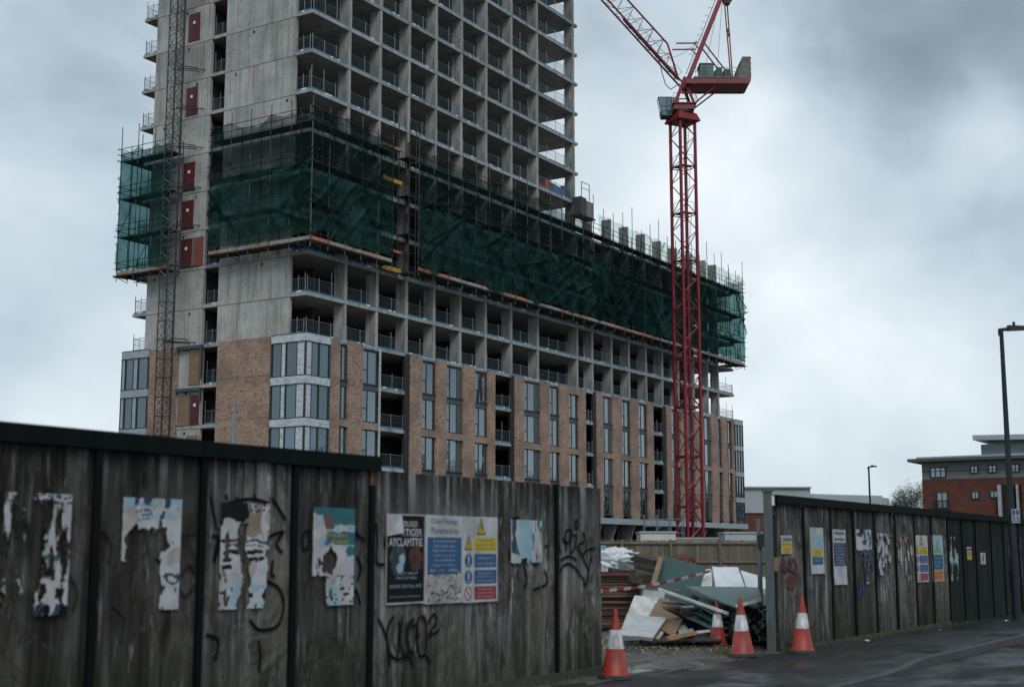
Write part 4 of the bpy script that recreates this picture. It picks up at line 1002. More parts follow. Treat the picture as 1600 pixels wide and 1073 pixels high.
for i, x in enumerate(DE): MB().box(x-.03, RY-.03, 0, x+.03, RY-.004, 2.38).build('cover_batten', DKGREEN, dh)
MB().box(21.42, RY-.06, 2.40, 31.89, RY+.1, 2.54).build('capping_beam', DKGREEN, rh); MB().box(31.9, RY-.06, 2.39, 52.2, RY+.1, 2.53).build('capping_beam', DKGREEN, dh)
MB().box(21.5, RY-.03, .0, 31.9, RY+.05, .07).build('base_plinth', MATS['mossy_plinth'], rh)

# -- print and posters
DG = bpy.context.evaluated_depsgraph_get
def text(s, x0, x1, z0, z1, Y, mt, par, bold=0.):
    cu = bpy.data.curves.new('lettering', 'FONT'); cu.body = s; cu.resolution_u = 3; cu.offset = bold
    o = bpy.data.objects.new('lettering', cu); COL.objects.link(o)
    bpy.context.view_layer.update()
    me = bpy.data.meshes.new_from_object(o.evaluated_get(DG())); bpy.data.objects.remove(o)
    if not len(me.vertices): return
    xs = [v.co.x for v in me.vertices]; ys = [v.co.y for v in me.vertices]
    a, b, c, d = min(xs), max(xs), min(ys), max(ys)
    for v in me.vertices: v.co = ((v.co.x-a)/(b-a)*(x1-x0), 0, (v.co.y-c)/(d-c+1e-6)*(z1-z0))
    me.materials.clear(); me.materials.append(mt)
    inst('lettering', me, (x0, Y, z0), par)
def sheet_thing(name, label, cat, x0, x1, z0, z1, Y, mt, group=None, t=.003, curl=0.):
    m = MB(); nx, nz = 6, 10
    s = x0*3.1
    for k in (0, 1):
        for i in range(nx+1):
            for j in range(nz+1):
                u, v = i/nx, j/nz
                m.v.append((x0+(x1-x0)*u+.006*noise.noise((v*3, s, 1)), Y-(t if k == 0 else 0)-curl*max(0, .25-v)*.5, z0+(z1-z0)*v+.006*noise.noise((u*3, s, 2))))
    q = (nx+1)*(nz+1)
    for i in range(nx):
        for j in range(nz):
            a = i*(nz+1)+j; m.f.append((a, a+nz+1, a+nz+2, a+1)); m.m.append(0)
            a += q; m.f.append((a+1, a+nz+2, a+nz+1, a)); m.m.append(0)
    for i in range(nx):
        for j in (0, nz):
            a = i*(nz+1)+j; m.f.append((a, a+nz+1, a+nz+1+q, a+q)); m.m.append(0)
    for j in range(nz):
        for i in (0, nx):
            a = i*(nz+1)+j; m.f.append((a, a+1, a+1+q, a+q)); m.m.append(0)
    return m.build(name, mt, label=label, cat=cat, group=group)
def blk(par, x0, x1, z0, z1, Y, mt, name='printed_panel'): return MB().box(x0, Y-.0012, z0, x1, Y, z1).build(name, mt, par)
def tri(par, cx, z0, w, h, Y, mt, name='warning_triangle'):
    return MB().prism([(cx-w/2, Y-.0012, z0), (cx+w/2, Y-.0012, z0), (cx, Y-.0012, z0+h)], [(cx-w/2, Y, z0), (cx+w/2, Y, z0), (cx, Y, z0+h)]).build(name, mt, par)
def disc(par, cx, cz, rx, rz, Y, mt, name='roundel', hole=0):
    m = MB(); n = 24
    P = [(cx+rx*math.cos(2*math.pi*i/n), cz+rz*math.sin(2*math.pi*i/n)) for i in range(n)]
    if not hole: m.poly([(x, Y, z) for x, z in P])
    else:
        for i in range(n):
            a, b = P[i], P[(i+1) % n]
            m.poly([(a[0], Y, a[1]), (b[0], Y, b[1]), (cx+(b[0]-cx)*hole, Y, cz+(b[1]-cz)*hole), (cx+(a[0]-cx)*hole, Y, cz+(a[1]-cz)*hole)])
    return m.build(name, mt, par)
def lines(par, x0, x1, z0, z1, n, Y, mt, words, sd=1):
    g = random.Random(sd); h = (z1-z0)/n
    for i in range(n):
        w = (x1-x0)*g.uniform(.72, 1.0); c = (x0+x1)/2
        text(words[i % len(words)], c-w/2, c+w/2, z1-h*(i+.78), z1-h*(i+.22), Y, mt, par)
def torn(label, x0, x1, z0, z1, Y, seed, keep, colf, mats, freq=(5, 3.2), thr=0., group=None, name='torn_poster'):
    cs = .0082; nx = max(8, int((x1-x0)/cs)); nz = max(8, int((z1-z0)/cs)); m = MB()
    ids = {}
    def vid(i, j):
        if (i, j) not in ids:
            ids[(i, j)] = len(m.v); u, v = i/nx, j/nz
            m.v.append((x0+(x1-x0)*u+.004*noise.noise((u*20, v*20, seed)), Y-.003-.004*(.5+noise.noise((u*4, v*6, seed))), z0+(z1-z0)*v+.004*noise.noise((u*20, v*20, seed+3))))
        return ids[(i, j)]
    for i in range(nx):
        for j in range(nz):
            u, v = (i+.5)/nx, (j+.5)/nz
            f = noise.noise((u*freq[0], v*freq[1], seed))+.5*noise.noise((u*freq[0]*2.6, v*freq[1]*2.2, seed+5))+.25*noise.noise((u*freq[0]*7, v*freq[1]*6, seed+8))
            u0_, v0_ = u, v; wu = noise.noise((u*5, v*8, seed+21)); wv = noise.noise((u*6, v*7, seed+27)); wf = noise.noise((u*24, v*34, seed+33))
            u = u+.07*wu+.025*wf; v = v+.03*wv+.012*wf
            kk = f+keep(u, v)
            if kk < thr-.42: continue
            if kk < thr and noise.noise((u*30, v*18, seed+2)) < -.12+(thr-kk)*1.3: continue
            m.f.append((vid(i, j), vid(i+1, j), vid(i+1, j+1), vid(i, j+1))); m.m.append(colf(u, v, f) if kk >= thr else len(mats))
    if not m.f: return None
    return m.build(name, list(mats)+[M('glue_residue', (.085, .066, .05), (.045, .034, .027), (9, 9, 5), .8)], label=label, cat='poster', group=group)
def nn(u, v, s, a=6, b=5): return noise.noise((u*a, v*b, s))
def wx(px, Y, py=870): return onY(px, py, Y)[0]
def wz(px, py, Y): return onY(px, py, Y)[1]
def rect(l, t, r, b, Y): 
    x0, x1 = wx(l, Y, (t+b)/2), wx(r, Y, (t+b)/2); return x0, x1, wz((l+r)/2, b, Y), wz((l+r)/2, t, Y)
PY = HY-.022; PM = [PWHITE, PNAVY, PTEAL, PBLACK, PSKY, PGREEN, PPALE, PBROWN]
def pr(u, v, n, s, a=22, t=-.05): k = math.floor(v*n); f = v*n-k; return .22 < f < .78 and noise.noise((u*a, k*3.7, s)) > t and noise.noise((u*a*3, v*n*2, s+3)) > -.45
x0, x1, z0, z1 = rect(2, 770, 108, 962, PY)
torn('shredded white and blue paper scraps on the leftmost visible hoarding panel', x0, x1, z0, z1, PY, 3, lambda u, v: -.12-.12*(u < .4)-.35*(.3 < v < .62)*(u < .7)-.4*(.3 < u < .5)-.15*(v < .3)*(u < .5)+.42*(v < .28)*(u > .55+.3*v)+.3*(u > .86)*(v > .3)+.35*(v > .93)*(u > .45),
     lambda u, v, f: (1 if v > .9 and pr(u, v, 24, 1) else (5 if .8 < v < .9 and .5 < u < .75 else (3 if v < .28 and nn(u, v, 6, 7, 9) > .12 else (1 if v < .1 and nn(u, v, 4, 8, 8) > 0 else (2 if .45 < v < .5 else (6 if nn(u, v, 2) > .2 else 0)))))), PM, (7, 2.2))
x0, x1, z0, z1 = rect(189, 778, 281, 953, PY)
torn('white paper with blue ink and a large brown torn-out middle', x0, x1, z0, z1, PY, 8, lambda u, v: .75-1.9*math.exp(-((u-.42)/.34)**2-((v-.55)/.2)**2)-2*(v < .45)*(u < .68)-.4*(v < .5)*(u > .97)+.3*(u > .8)+.25*(u < .14)*(v > .4),
     lambda u, v, f: 1 if ((.8 < v < .9 and .2 < u < .5 and pr(u, v, 30, 2)) or (v > .93 and nn(u, v, 4, 6, 7) > .1) or (v < .35 and abs(math.hypot((u-.86)/.13, (v-.28)/.05)-.8) < .25) or (v < .2 and nn(u, v, 4, 9, 9) > .22)) else (4 if (v > .8 and nn(u, v, 9, 5, 9) > .2) else (6 if nn(u, v, 12, 3, 5) > .25 else 0)), PM, (4, 4))
x0, x1, z0, z1 = rect(349, 424, 424, 950, PY); z0, z1 = wz(387, 950, PY), wz(387, 786, PY)
torn('torn black and white flyer stuck over a black scrawl, split by a brown strip', x0, x1, z0, z1, PY, 14, lambda u, v: .7-1.6*math.exp(-((u-.47-.06*math.sin(v*7))/.1)**2)*(v < .8)-.9*(u > .95)*(v < .75)-.6*(u < .12)*(v < .4),
     lambda u, v, f: 3 if ((.34 < v < .6 and pr(u, v, 14, 5, 4, -.3) and .06 < u < .93) or (v > .78 and u < .6 and nn(u, v, 3, 4, 7) > -.1) or abs(v-.635) < .012 or (v > .93 and pr(u, v, 26, 7))) else (8 if (v > .66 and .4 < u < .85 and nn(u, v, 1, 4, 4) > -.25) else (4 if v < .3 and nn(u, v, 8, 8, 8) > .25 else (3 if v < .25 and nn(u, v, 12, 9, 12) > .25 else (6 if nn(u, v, 15, 3, 4) > .25 else 0)))), PM+[M('tan_print', (.24, .19, .14), (.17, .13, .095), (9, 9, 9))], (4, 4))
x0, x1, z0, z1 = rect(488, 793, 553, 945, PY)
w, h = x1-x0, z1-z0
tp = torn('white poster with teal headline band and torn brown centre', x0, x1, z0, z1, PY, 21, lambda u, v: .8-1.7*math.exp(-((u-.38)/.26)**2-((v-.44)/.12)**2)-1.6*(v < .3)*(u < .35)-.5*(v < .4)*(abs(u-.35) < .12),
     lambda u, v, f: 2 if (v > .93 or (.62 < v < .76 and u > .3) or (v > .83 and u > .45) or (.5 < v < .6 and u > .82)) else (7 if (.78 < v < .93 and .25 < u < .5) else (3 if (v < .3 and pr(u, v, 22, 9, 14, .1)) else (4 if (v > .6 and nn(u, v, 3) > .1) or (v < .2 and u > .4 and u < .6) else (6 if nn(u, v, 31, 4, 5) > .22 else 0)))), PM, (4, 4))
text('Finders', x0+w*.36, x0+w*.8, z0+h*.695, z0+h*.745, PY-.011, PYEL, tp); text('of ideas!', x0+w*.4, x0+w*.84, z0+h*.63, z0+h*.68, PY-.011, PYEL, tp)
# black event poster
x0, x1, z0, z1 = rect(603, 803, 663, 943, PY); w, h = x1-x0, z1-z0
ep = sheet_thing('event_poster', 'black event poster with white capitals and its top left corner folded over', 'poster', x0, x1, z0, z1, PY, PWHITE)
q = PY-.0045
MB().prism([(x0+.012, q, z0+.02), (x1-.01, q, z0+.02), (x1-.01, q, z1-.012), (x0+w*.36, q, z1-.012), (x0+.012, q, z1-h*.25)], [(a, q+.001, b) for a, b in ((x0+.012, z0+.02), (x1-.01, z0+.02), (x1-.01, z1-.012), (x0+w*.36, z1-.012), (x0+.012, z1-h*.25))]).build('printed_panel', PBLACK, ep)
MB().slab([(x0-.005, q-.006, z1-h*.25), (x0+w*.38, q-.03, z1-h*.21), (x0+w*.37, q-.006, z1+.002)], .002).build('folded_corner', PWHITE, ep)
q -= .0015
text('DUSED', x0+w*.42, x0+w*.80, z0+h*.86, z0+h*.925, q, PWHITE, ep, .02); text('RTIGER', x0+w*.38, x0+w*.93, z0+h*.755, z0+h*.84, q, PWHITE, ep, .02); text('AYCLAMTTIE', x0+w*.06, x0+w*.93, z0+h*.64, z0+h*.735, q, PWHITE, ep, .02)
m = MB(); g = random.Random(2)
def blob(cx, cz, rx, rz, mi, sd):
    pts = []
    for i in range(22):
        t = 6.283*i/22; k = 1+.3*noise.noise((math.cos(t)*1.4, math.sin(t)*1.4, sd)); pts.append((x0+w*(cx+rx*k*math.cos(t)), q-.0004*sd*.1, z0+h*(cz+rz*k*math.sin(t))))
    m.poly(pts[::-1] if False else pts, mi)
blob(.3, .53, .22, .11, 0, 1); blob(.3, .42, .18, .09, 1, 2); blob(.4, .5, .08, .06, 2, 3); blob(.74, .52, .17, .13, 3, 4); blob(.76, .42, .16, .05, 3, 5); blob(.35, .4, .1, .05, 2, 6)
m.build('printed_picture', [PGREY, M('print_dark_grey', (.05, .06, .06), (.02, .025, .025), (9, 9, 9)), PSKY, PSKIN], ep)
for i, (t_, a, b, c, d) in enumerate((('FRIDAY NIGHT', .2, .82, .325, .355), ('THE OLD HALL', .24, .8, .275, .305), ('DOORS TEN TILL LATE', .1, .92, .18, .215), ('ALL WELCOME  NO ENTRY FEE', .1, .9, .075, .09))): text(t_, x0+w*a, x0+w*b, z0+h*c, z0+h*d, q, PSKY, ep)
# district sign (white over blue) and the safety board
x0, x1, z0, z1 = rect(664, 805, 721, 942, PY); w, h = x1-x0, z1-z0
ds = sheet_thing('notice_board', 'white and blue notice with torn scuffed lower third beside the safety board', 'notice', x0, x1, z0, z1, PY, PWHITE, t=.006)
q = PY-.0075
blk(ds, x0+w*.05, x1-w*.02, z0+h*.33, z0+h*.75, q+.0005, PBLUE)
text('Dlaisi Feraigs', x0+w*.15, x0+w*.87, z0+h*.885, z0+h*.965, q, PNAVY, ds); text('Mainterment foo', x0+w*.15, x0+w*.9, z0+h*.79, z0+h*.865, q, PNAVY, ds)
lines(ds, x0+w*.12, x1-w*.1, z0+h*.35, z0+h*.735, 7, q-.001, PWHITE, ['Those who dhect treels', 'Ploadis filmm daios', 'Plogel uniidio  osaoidio', 'hodd bren ons got to', 'clis pistlenia', 'Wilget oron  nod hdoies  to', 'lo on  dllo'], 4)
torn('brown scuffed patch across the foot of the blue notice', x0+.02, x1-.02, z0+.02, z0+h*.42, PY-.006, 31, lambda u, v: .15-.8*max(0, v-.65)*2-.25*abs(u-.4), lambda u, v, f: 0 if nn(u, v, 4, 9, 4) > -.1 else (1 if nn(u, v, 7, 9, 9) > .3 else 2), [PPALE, PBLACK, M('scuffed_paper', (.36, .29, .22), (.22, .18, .145), (12, 12, 6), .8)], (4, 3), name='paper_scuff')
x0, x1, z0, z1 = rect(721.6, 807, 777, 940, PY); w, h = x1-x0, z1-z0
sb = sheet_thing('safety_board', 'large white site safety board with yellow, blue and red panels on the left hoarding', 'safety sign', x0, x1, z0, z1, PY, PWHITE, t=.006)
def safety(par, x0, x1, z0, z1, q, full=True):
    w, h = x1-x0, z1-z0
    def T(cx, cz, s):
        tri(par, cx, cz, s*1.0, s*1.05, q+.001, PBLACK); tri(par, cx, cz+s*.07, s*.8, s*.83, q-.0005, PYEL, 'triangle_face'); blk(par, cx-s*.05, cx+s*.05, cz+s*.32, cz+s*.65, q-.002, PBLACK, 'exclamation'); blk(par, cx-s*.05, cx+s*.05, cz+s*.15, cz+s*.25, q-.002, PBLACK, 'exclamation')
    T(x0+w*.53, z0+h*.79, w*.25); T(x0+w*.17, z0+h*.61, w*.22)
    rows = [(.59, .755, PYEL, PBLACK, ['Soial citanning', 'doxces shos tdloe', 'loa od tuiooilo'], 3), (.405, .565, PBLUE, PWHITE, ['To moniolo coitoits to', 'cociolis indits oixt o'], 2), (.215, .375, PBLUE, PWHITE, ['Onlioros to ost looino', 'Poo lotohoisos pats oxtotet', 'loostostod'], 3), (.03, .185, PRED, PWHITE, ['Thid Rigohotation', 'doopeil lostopo', 'otfio ooltotonoiis'], 3)]
    for a, b, mp_, mt, wd, n in rows:
        blk(par, x0+w*.33, x1-w*.04, z0+h*a, z0+h*b, q+.001, mp_)
        lines(par, x0+w*.38, x1-w*.09, z0+h*(a+.015), z0+h*(b-.015), n, q-.001, mt, wd, int(a*100))
    for c in (.485, .295):
        disc(par, x0+w*.17, z0+h*c, w*.105, h*.078, q, PBLUE); blk(par, x0+w*.15, x0+w*.19, z0+h*(c-.02), z0+h*(c+.055), q-.001, PWHITE, 'exclamation'); blk(par, x0+w*.15, x0+w*.19, z0+h*(c-.055), z0+h*(c-.035), q-.001, PWHITE, 'exclamation')
    disc(par, x0+w*.17, z0+h*.105, w*.11, h*.08, q, PRED, 'prohibition_ring', .8)
    MB().bar((x0+w*.10, q-.001, z0+h*.155), (x0+w*.24, q-.001, z0+h*.055), .012, .001, up=(0, 1, 0)).build('prohibition_bar', PRED, par)
safety(sb, x0, x1, z0, z1, PY-.0075)
x0, x1, z0, z1 = rect(798, 812, 846, 936, PY)
torn('ragged teal and white poster remnant between two black tags', x0, x1, z0, z1, PY, 44, lambda u, v: (.55 if v > .46 else -.55)-.9*(.3 < u < .66)*(v < .52)-.25*(v < .62)*(u > .6), lambda u, v, f: 4 if abs(u-.5-.1*nn(u, v, 3)) < .2 and v > .45 else (2 if nn(u, v, 2, 5, 4) > .3 else (6 if nn(u, v, 9, 6, 2) > .3 else (1 if nn(u, v, 5, 5, 4) > .33 else 0))), PM, (8, 2.0))
# graffiti: sprayed lines traced as thin raised strokes
def strokes(par, S, ox, oy, sc, Y, wd, mt):
    m = MB(); k0 = 0
    for st in S:
        P = []
        pts = [Vector(onY(ox+a/sc, oy+b/sc, Y)) for a, b in st]
        if len(pts) == 1: pts.append(pts[0]+Vector((.012, -.012)))
        for i in range(len(pts)-1):                      # smooth the line
            p0, p1, p2, p3 = pts[max(0, i-1)], pts[i], pts[i+1], pts[min(len(pts)-1, i+2)]
            for j in range(6):
                t = j/6; P.append(.5*((2*p1)+(p2-p0)*t+(2*p0-5*p1+4*p2-p3)*t*t+(3*p1-p0-3*p2+p3)*t**3))
        P.append(pts[-1]); b = 0; k0 += 1
        for i, p in enumerate(P):
            d = (P[min(i+1, len(P)-1)]-P[max(0, i-1)]); d = d.normalized() if d.length > 1e-9 else Vector((1, 0)); n = Vector((-d.y, d.x))*wd*.5*(1+.25*noise.noise((i*.4, k0, 3)))
            yy = Y-.0006*k0*.3
            m.v += [(p.x+n.x, yy, p.y+n.y), (p.x-n.x, yy, p.y-n.y)]
        for i in range(len(P)-1): m.f.append((b+2*i, b+2*i+1, b+2*i+3, b+2*i+2)); m.m.append(0)
        m.build('graffiti', mt, par); m = MB()
GY = HY-.019
strokes(lh, [[(715, 180), (735, 230), (722, 275), (705, 240), (715, 180)], [(555, 350), (562, 430), (572, 500)], [(545, 470), (565, 462)], [(590, 350), (620, 400), (660, 380), (680, 300), (650, 278), (620, 320), (625, 480)], [(660, 330), (662, 420), (665, 500)],
             [(690, 340), (722, 330), (712, 400), (700, 460), (660, 510)], [(575, 565), (640, 530), (700, 545), (718, 575)], [(720, 430), (760, 490), (830, 650)], [(775, 310), (800, 340), (790, 390), (740, 420)], [(775, 515), (830, 465), (890, 455)],
             [(860, 530), (835, 640), (815, 790), (780, 770)], [(570, 670), (600, 615), (660, 600), (720, 650), (800, 760)], [(848, 360)], [(890, 450)], [(858, 710)]], 780, 780, 5.96, GY, .031, SPRAY)
strokes(lh, [[(95, 745), (130, 830), (150, 970)], [(170, 735), (140, 790), (140, 880), (170, 935), (190, 900), (195, 760)], [(210, 730), (200, 850), (220, 920), (250, 890)], [(265, 745), (235, 790), (240, 890), (265, 910)], [(255, 790), (275, 780), (285, 830), (270, 850)],
             [(290, 740), (275, 800), (290, 920), (320, 900), (320, 760), (295, 735)], [(330, 770), (360, 725), (370, 760), (335, 830), (385, 800)], [(320, 920), (345, 960)], [(180, 945), (240, 930), (260, 975)],
             [(725, 300), (740, 270), (765, 275)], [(712, 470), (735, 350), (725, 290)], [(770, 490), (800, 465), (850, 495)], [(840, 360), (870, 380), (855, 300)], [(885, 515), (895, 580), (830, 610)], [(785, 480), (800, 560), (790, 600)], [(900, 395), (885, 410)], [(685, 390)]], 560, 720, 3.04, GY, .031, SPRAY)
strokes(lh, [[(80, 255), (95, 340), (105, 400)], [(85, 430), (120, 440), (92, 540), (110, 445)], [(340, 265), (370, 310), (400, 360)], [(330, 430), (390, 410), (360, 460), (388, 500)], [(320, 620), (370, 650), (392, 720), (365, 810), (290, 828), (245, 785)], [(345, 530), (340, 590), (355, 600)],
             [(145, 250), (150, 275)], [(190, 262), (195, 280)], [(265, 250), (272, 275)], [(285, 870), (292, 940), (285, 1010)], [(60, 850), (110, 870), (100, 960)], [(500, 400), (472, 430), (475, 485), (498, 470), (503, 405)], [(695, 400), (715, 430), (740, 445)], [(700, 515), (722, 560), (705, 620)], [(680, 640), (705, 670), (718, 720)],
             [(785, 370), (790, 450), (788, 540), (822, 550)], [(832, 490), (820, 450), (842, 420)], [(150, 290), (250, 270), (330, 290)]], 300, 680, 2.731, GY, .031, SPRAY)
strokes(lh, [[(60, 480), (90, 430), (120, 470), (100, 560)], [(380, 560), (400, 470), (430, 520), (420, 600)], [(440, 760), (480, 800), (470, 900)], [(700, 640), (740, 600), (760, 660), (720, 720), (690, 680)], [(700, 480), (760, 470)], [(640, 700), (660, 780), (640, 860)], [(270, 640), (300, 700), (280, 780)], [(600, 560), (640, 610)]], 0, 641, 2.483, GY, .022, M('faded_spray', (.012, .012, .012), (.03, .028, .026), (9, 9, 9), .8, spec=.1))
# -- right hoarding posters
QY = RY-.012
def rsheet(l, t, r, b, name, label, cat, mt, curl=0.):
    a = rect(l, t, r, b, QY); return sheet_thing(name, label, cat, *a, QY, mt, curl=curl), a
o, (x0, x1, z0, z1) = rsheet(1220, 836, 1237, 865, 'warning_notice', 'small white, blue and yellow notice on the first right hoarding panel', 'notice', PWHITE); w, h = x1-x0, z1-z0; q = QY-.0045
blk(o, x0+w*.05, x1-w*.05, z0+h*.70, z0+h*.87, q, PBLUE); blk(o, x0+w*.03, x1-w*.03, z0+h*.02, z0+h*.66, q, PYEL); disc(o, x0+w*.17, z0+h*.785, w*.08, h*.07, q-.002, PWHITE)
text('PRIVATE SITE', x0+w*.3, x1-w*.08, z0+h*.74, z0+h*.82, q-.002, PWHITE, o); text('(E CCU', x0+w*.12, x1-w*.1, z0+h*.4, z0+h*.58, q-.002, PRED, o, .02); text('oottvhioe', x0+w*.25, x1-w*.18, z0+h*.22, z0+h*.31, q-.002, PBROWN, o); text('hodteosen', x0+w*.25, x1-w*.18, z0+h*.09, z0+h*.17, q-.002, PBROWN, o)
o, (x0, x1, z0, z1) = rsheet(1266, 824, 1287, 896, 'paper_notice', 'tall white paper notice with blue, yellow and blue blocks and a torn foot', 'notice', PWHITE, .05); w, h = x1-x0, z1-z0
for a, b, mt in ((.56, .86, PSKY), (.37, .54, PYEL), (.2, .36, PBLUE)): blk(o, x0+w*.12, x1-w*.08, z0+h*a, z0+h*b, q, mt)
lines(o, x0+w*.3, x1-w*.12, z0+h*.6, z0+h*.82, 3, q-.002, PWHITE, ['Sahoy', 'cowte doxi', 'loodox'], 2); lines(o, x0+w*.25, x1-w*.2, z0+h*.39, z0+h*.52, 4, q-.002, PBLACK, ['Wooioe', 'cobo', 'oxolos', 'Roodhiotto'], 3); lines(o, x0+w*.25, x1-w*.2, z0+h*.26, z0+h*.34, 2, q-.002, PWHITE, ['Wistoono', 'oxo'], 5)
o, (x0, x1, z0, z1) = rsheet(1302, 827, 1322, 913, 'paper_notice', 'white headed blue notice with bleached torn lower half, third right panel', 'notice', PWHITE, .06); w, h = x1-x0, z1-z0
blk(o, x0+w*.04, x1-w*.0, z0+h*.34, z0+h*.76, q, PNAVY); text('Dlaisi Solds', x0+w*.1, x1-w*.08, z0+h*.91, z0+h*.97, q-.002, PNAVY, o, .02); text('ltmermentoo', x0+w*.1, x1-w*.08, z0+h*.8, z0+h*.86, q-.002, PNAVY, o, .02)
lines(o, x0+w*.1, x1-w*.1, z0+h*.36, z0+h*.75, 7, q-.002, PWHITE, ['lo Tobeoyo on', 'Provoiolo too', 'Satroosels', 'too oxolets', 'Tattoniio', 'dio looodiois', 'toxisoto'], 8); blk(o, x0+w*.3, x0+w*.45, z0+h*.03, z0+h*.33, q, PSKY)
torn('torn white paper with a dark blue sprayed figure on the right hoarding', *rect(1338, 827, 1362, 912, QY), QY, 52, lambda u, v: (.7 if v > .62 else -.1)-1.5*(v > .55)*(.25 < u < .5)*(v > .9)-.9*abs(u-.55+.5*(v-.5))*(v < .62), lambda u, v, f: 1 if (abs(u-.55) < .28 and .3 < v < .62 and nn(u, v, 3) > -.25) or nn(u, v, 6, 5, 6) > .36 else (2 if nn(u, v, 7) > .42 else 0), PM, (4, 3))
torn('tattered white and navy poster remnant, fifth right panel', *rect(1371, 833, 1392, 898, QY), QY, 57, lambda u, v: .25*(u < .45)+.1-.5*(v < .3)*(u > .3)-.4*(u > .85), lambda u, v, f: 1 if nn(u, v, 3, 5, 5) > .12 else (6 if nn(u, v, 5) > .2 else (4 if nn(u, v, 15) > .3 else 0)), PM, (5, 3))
torn('small white scraps under a brown scrawl, sixth right panel', *rect(1400, 838, 1426, 908, QY), QY, 63, lambda u, v: -.42+.25*(.45 < v < .8), lambda u, v, f: 6 if nn(u, v, 3) > .1 else 0, PM, (8, 2.5))
o, (x0, x1, z0, z1) = rsheet(1430, 836, 1450, 909, 'safety_board', 'narrow white safety sign with yellow, blue and red panels on the right hoarding', 'safety sign', PWHITE); safety(o, x0, x1, z0, z1, q)
o, (x0, x1, z0, z1) = rsheet(1456, 836, 1474, 908, 'paper_notice', 'faded pale green notice with blue and orange panels before the black boards', 'notice', PPALE); w, h = x1-x0, z1-z0
blk(o, x0+w*.06, x1-w*.08, z0+h*.6, z0+h*.98, q, PSKY); tri(o, x0+w*.5, z0+h*.7, w*.4, h*.22, q-.001, PGREEN); blk(o, x0+w*.15, x1-w*.15, z0+h*.62, z0+h*.7, q-.0012, PGREEN); blk(o, x0+w*.06, x1-w*.08, z0+h*.26, z0+h*.58, q, PBLUE); blk(o, x0+w*.06, x1-w*.08, z0+h*.03, z0+h*.24, q, PORNG)
lines(o, x0+w*.2, x1-w*.2, z0+h*.3, z0+h*.54, 3, q-.002, PSKY, ['ooyo otoo', 'toxoios', 'lolooto'], 2); lines(o, x0+w*.2, x1-w*.2, z0+h*.07, z0+h*.21, 2, q-.002, PBROWN, ['boolos', 'iotooto'], 2)
torn('shredded white scraps on the first black board', *rect(1482, 838, 1497, 908, QY), QY, 71, lambda u, v: -.22, lambda u, v, f: 4 if nn(u, v, 3) > .0 else (2 if nn(u, v, 4) > .1 else 0), PM, (5, 3.))
o, (x0, x1, z0, z1) = rsheet(1511, 854, 1518, 874, 'warning_notice', 'tiny white and yellow notice on a black board', 'notice', PWHITE); blk(o, x0+.02, x1-.02, z0+.01, z0+(z1-z0)*.68, q, PYEL); text('oot', x0+.06, x1-.06, z0+.1, z0+.2, q-.002, PBROWN, o); blk(o, x0+.02, x1-.02, z0+(z1-z0)*.74, z0+(z1-z0)*.88, q, PNAVY)
o, (x0, x1, z0, z1) = rsheet(1532, 863, 1540, 881, 'paper_notice', 'tiny plain white notice with a red mark on a black board', 'notice', PPALE); blk(o, x0+(x1-x0)*.4, x0+(x1-x0)*.65, z0+.08, z0+.2, q, PRED)
torn('faded grey green poster scraps behind the lamp post', *rect(1576, 838, 1597, 915, QY), QY, 77, lambda u, v: -.28, lambda u, v, f: 6 if nn(u, v, 3) > .1 else 4, [PGREY]*8, (6, 2.))
RG = RY-.017
strokes(rh, [[(140, 770), (165, 620), (200, 760), (155, 700)], [(215, 660), (235, 620), (245, 740), (215, 700)], [(250, 630), (290, 640), (300, 740), (262, 740), (250, 640)], [(310, 670), (312, 730)], [(190, 850), (240, 800), (290, 830), (280, 890), (240, 920), (200, 880)], [(215, 860), (260, 850), (270, 960)]], 1200, 780, 6.706, RG, .05, SPRAYR)
strokes(rh, [[(930, 360), (1000, 380), (1060, 350)], [(950, 590), (1000, 540), (1050, 550), (1060, 600)], [(1000, 640), (1050, 760), (1020, 850), (1060, 840)], [(940, 900), (950, 1000), (990, 900), (1000, 1000)], [(1010, 640), (1070, 620)]], 1200, 780, 6.706, RG, .06, SPRAYB)
strokes(rh, [[(370, 400), (430, 350), (500, 380), (520, 480)], [(400, 380), (420, 470)], [(470, 370), (480, 470), (510, 470)], [(430, 330), (425, 360)], [(290, 350), (330, 420), (310, 470)], [(300, 350), (340, 340)]], 1340, 780, 6.154, RG, .045, PBROWN)
strokes(rh, [[(10, 780), (30, 900)], [(60, 620), (90, 760), (80, 800)], [(20, 520), (80, 500), (110, 540)], [(110, 560), (150, 660)]], 1340, 780, 6.154, RG, .06, SPRAYB)

# ------------------------------------------------------------------ gateway posts
gp = thing('gate_post', 'square grey-green steel gate post at the near end of the right hoarding', 'post', (21.2, 8.5, 0))
GPM = M('grey_green_steel', (.10, .135, .14), (.065, .088, .09), (5, 5, 1.5), .55, .2, dirt=((.12, .07, .04), (6, 6, 2), .5))
MB().box(21.17, 8.43, 0, 21.285, 8.54, 2.58).build('shaft', GPM, gp)
MB().box(21.15, 8.41, 2.581, 21.305, 8.56, 2.63).build('cap', GPM, gp)
MB().box(21.1, 8.36, 0.0, 21.35, 8.6, .02).build('base_plate', GPM, gp)
MB().box(21.25, 8.40, 1.30, 21.40, 8.52, 1.52).build('hinge_block', TANB, gp)
MB().box(21.26, 8.42, 2.36, 21.36, 8.52, 2.52).build('white_block', WHITE, gp)
m = MB()
for z in (.25, 1.35, 2.2): m.box(21.25, 8.45, z, 21.46, 8.5, z+.06)
m.build('hinge', DKSTEEL, gp)
gs = thing('gate_stile', 'thin galvanised gate tube standing just left of the square gate post', 'gate', (23.55, 9.6, 0))
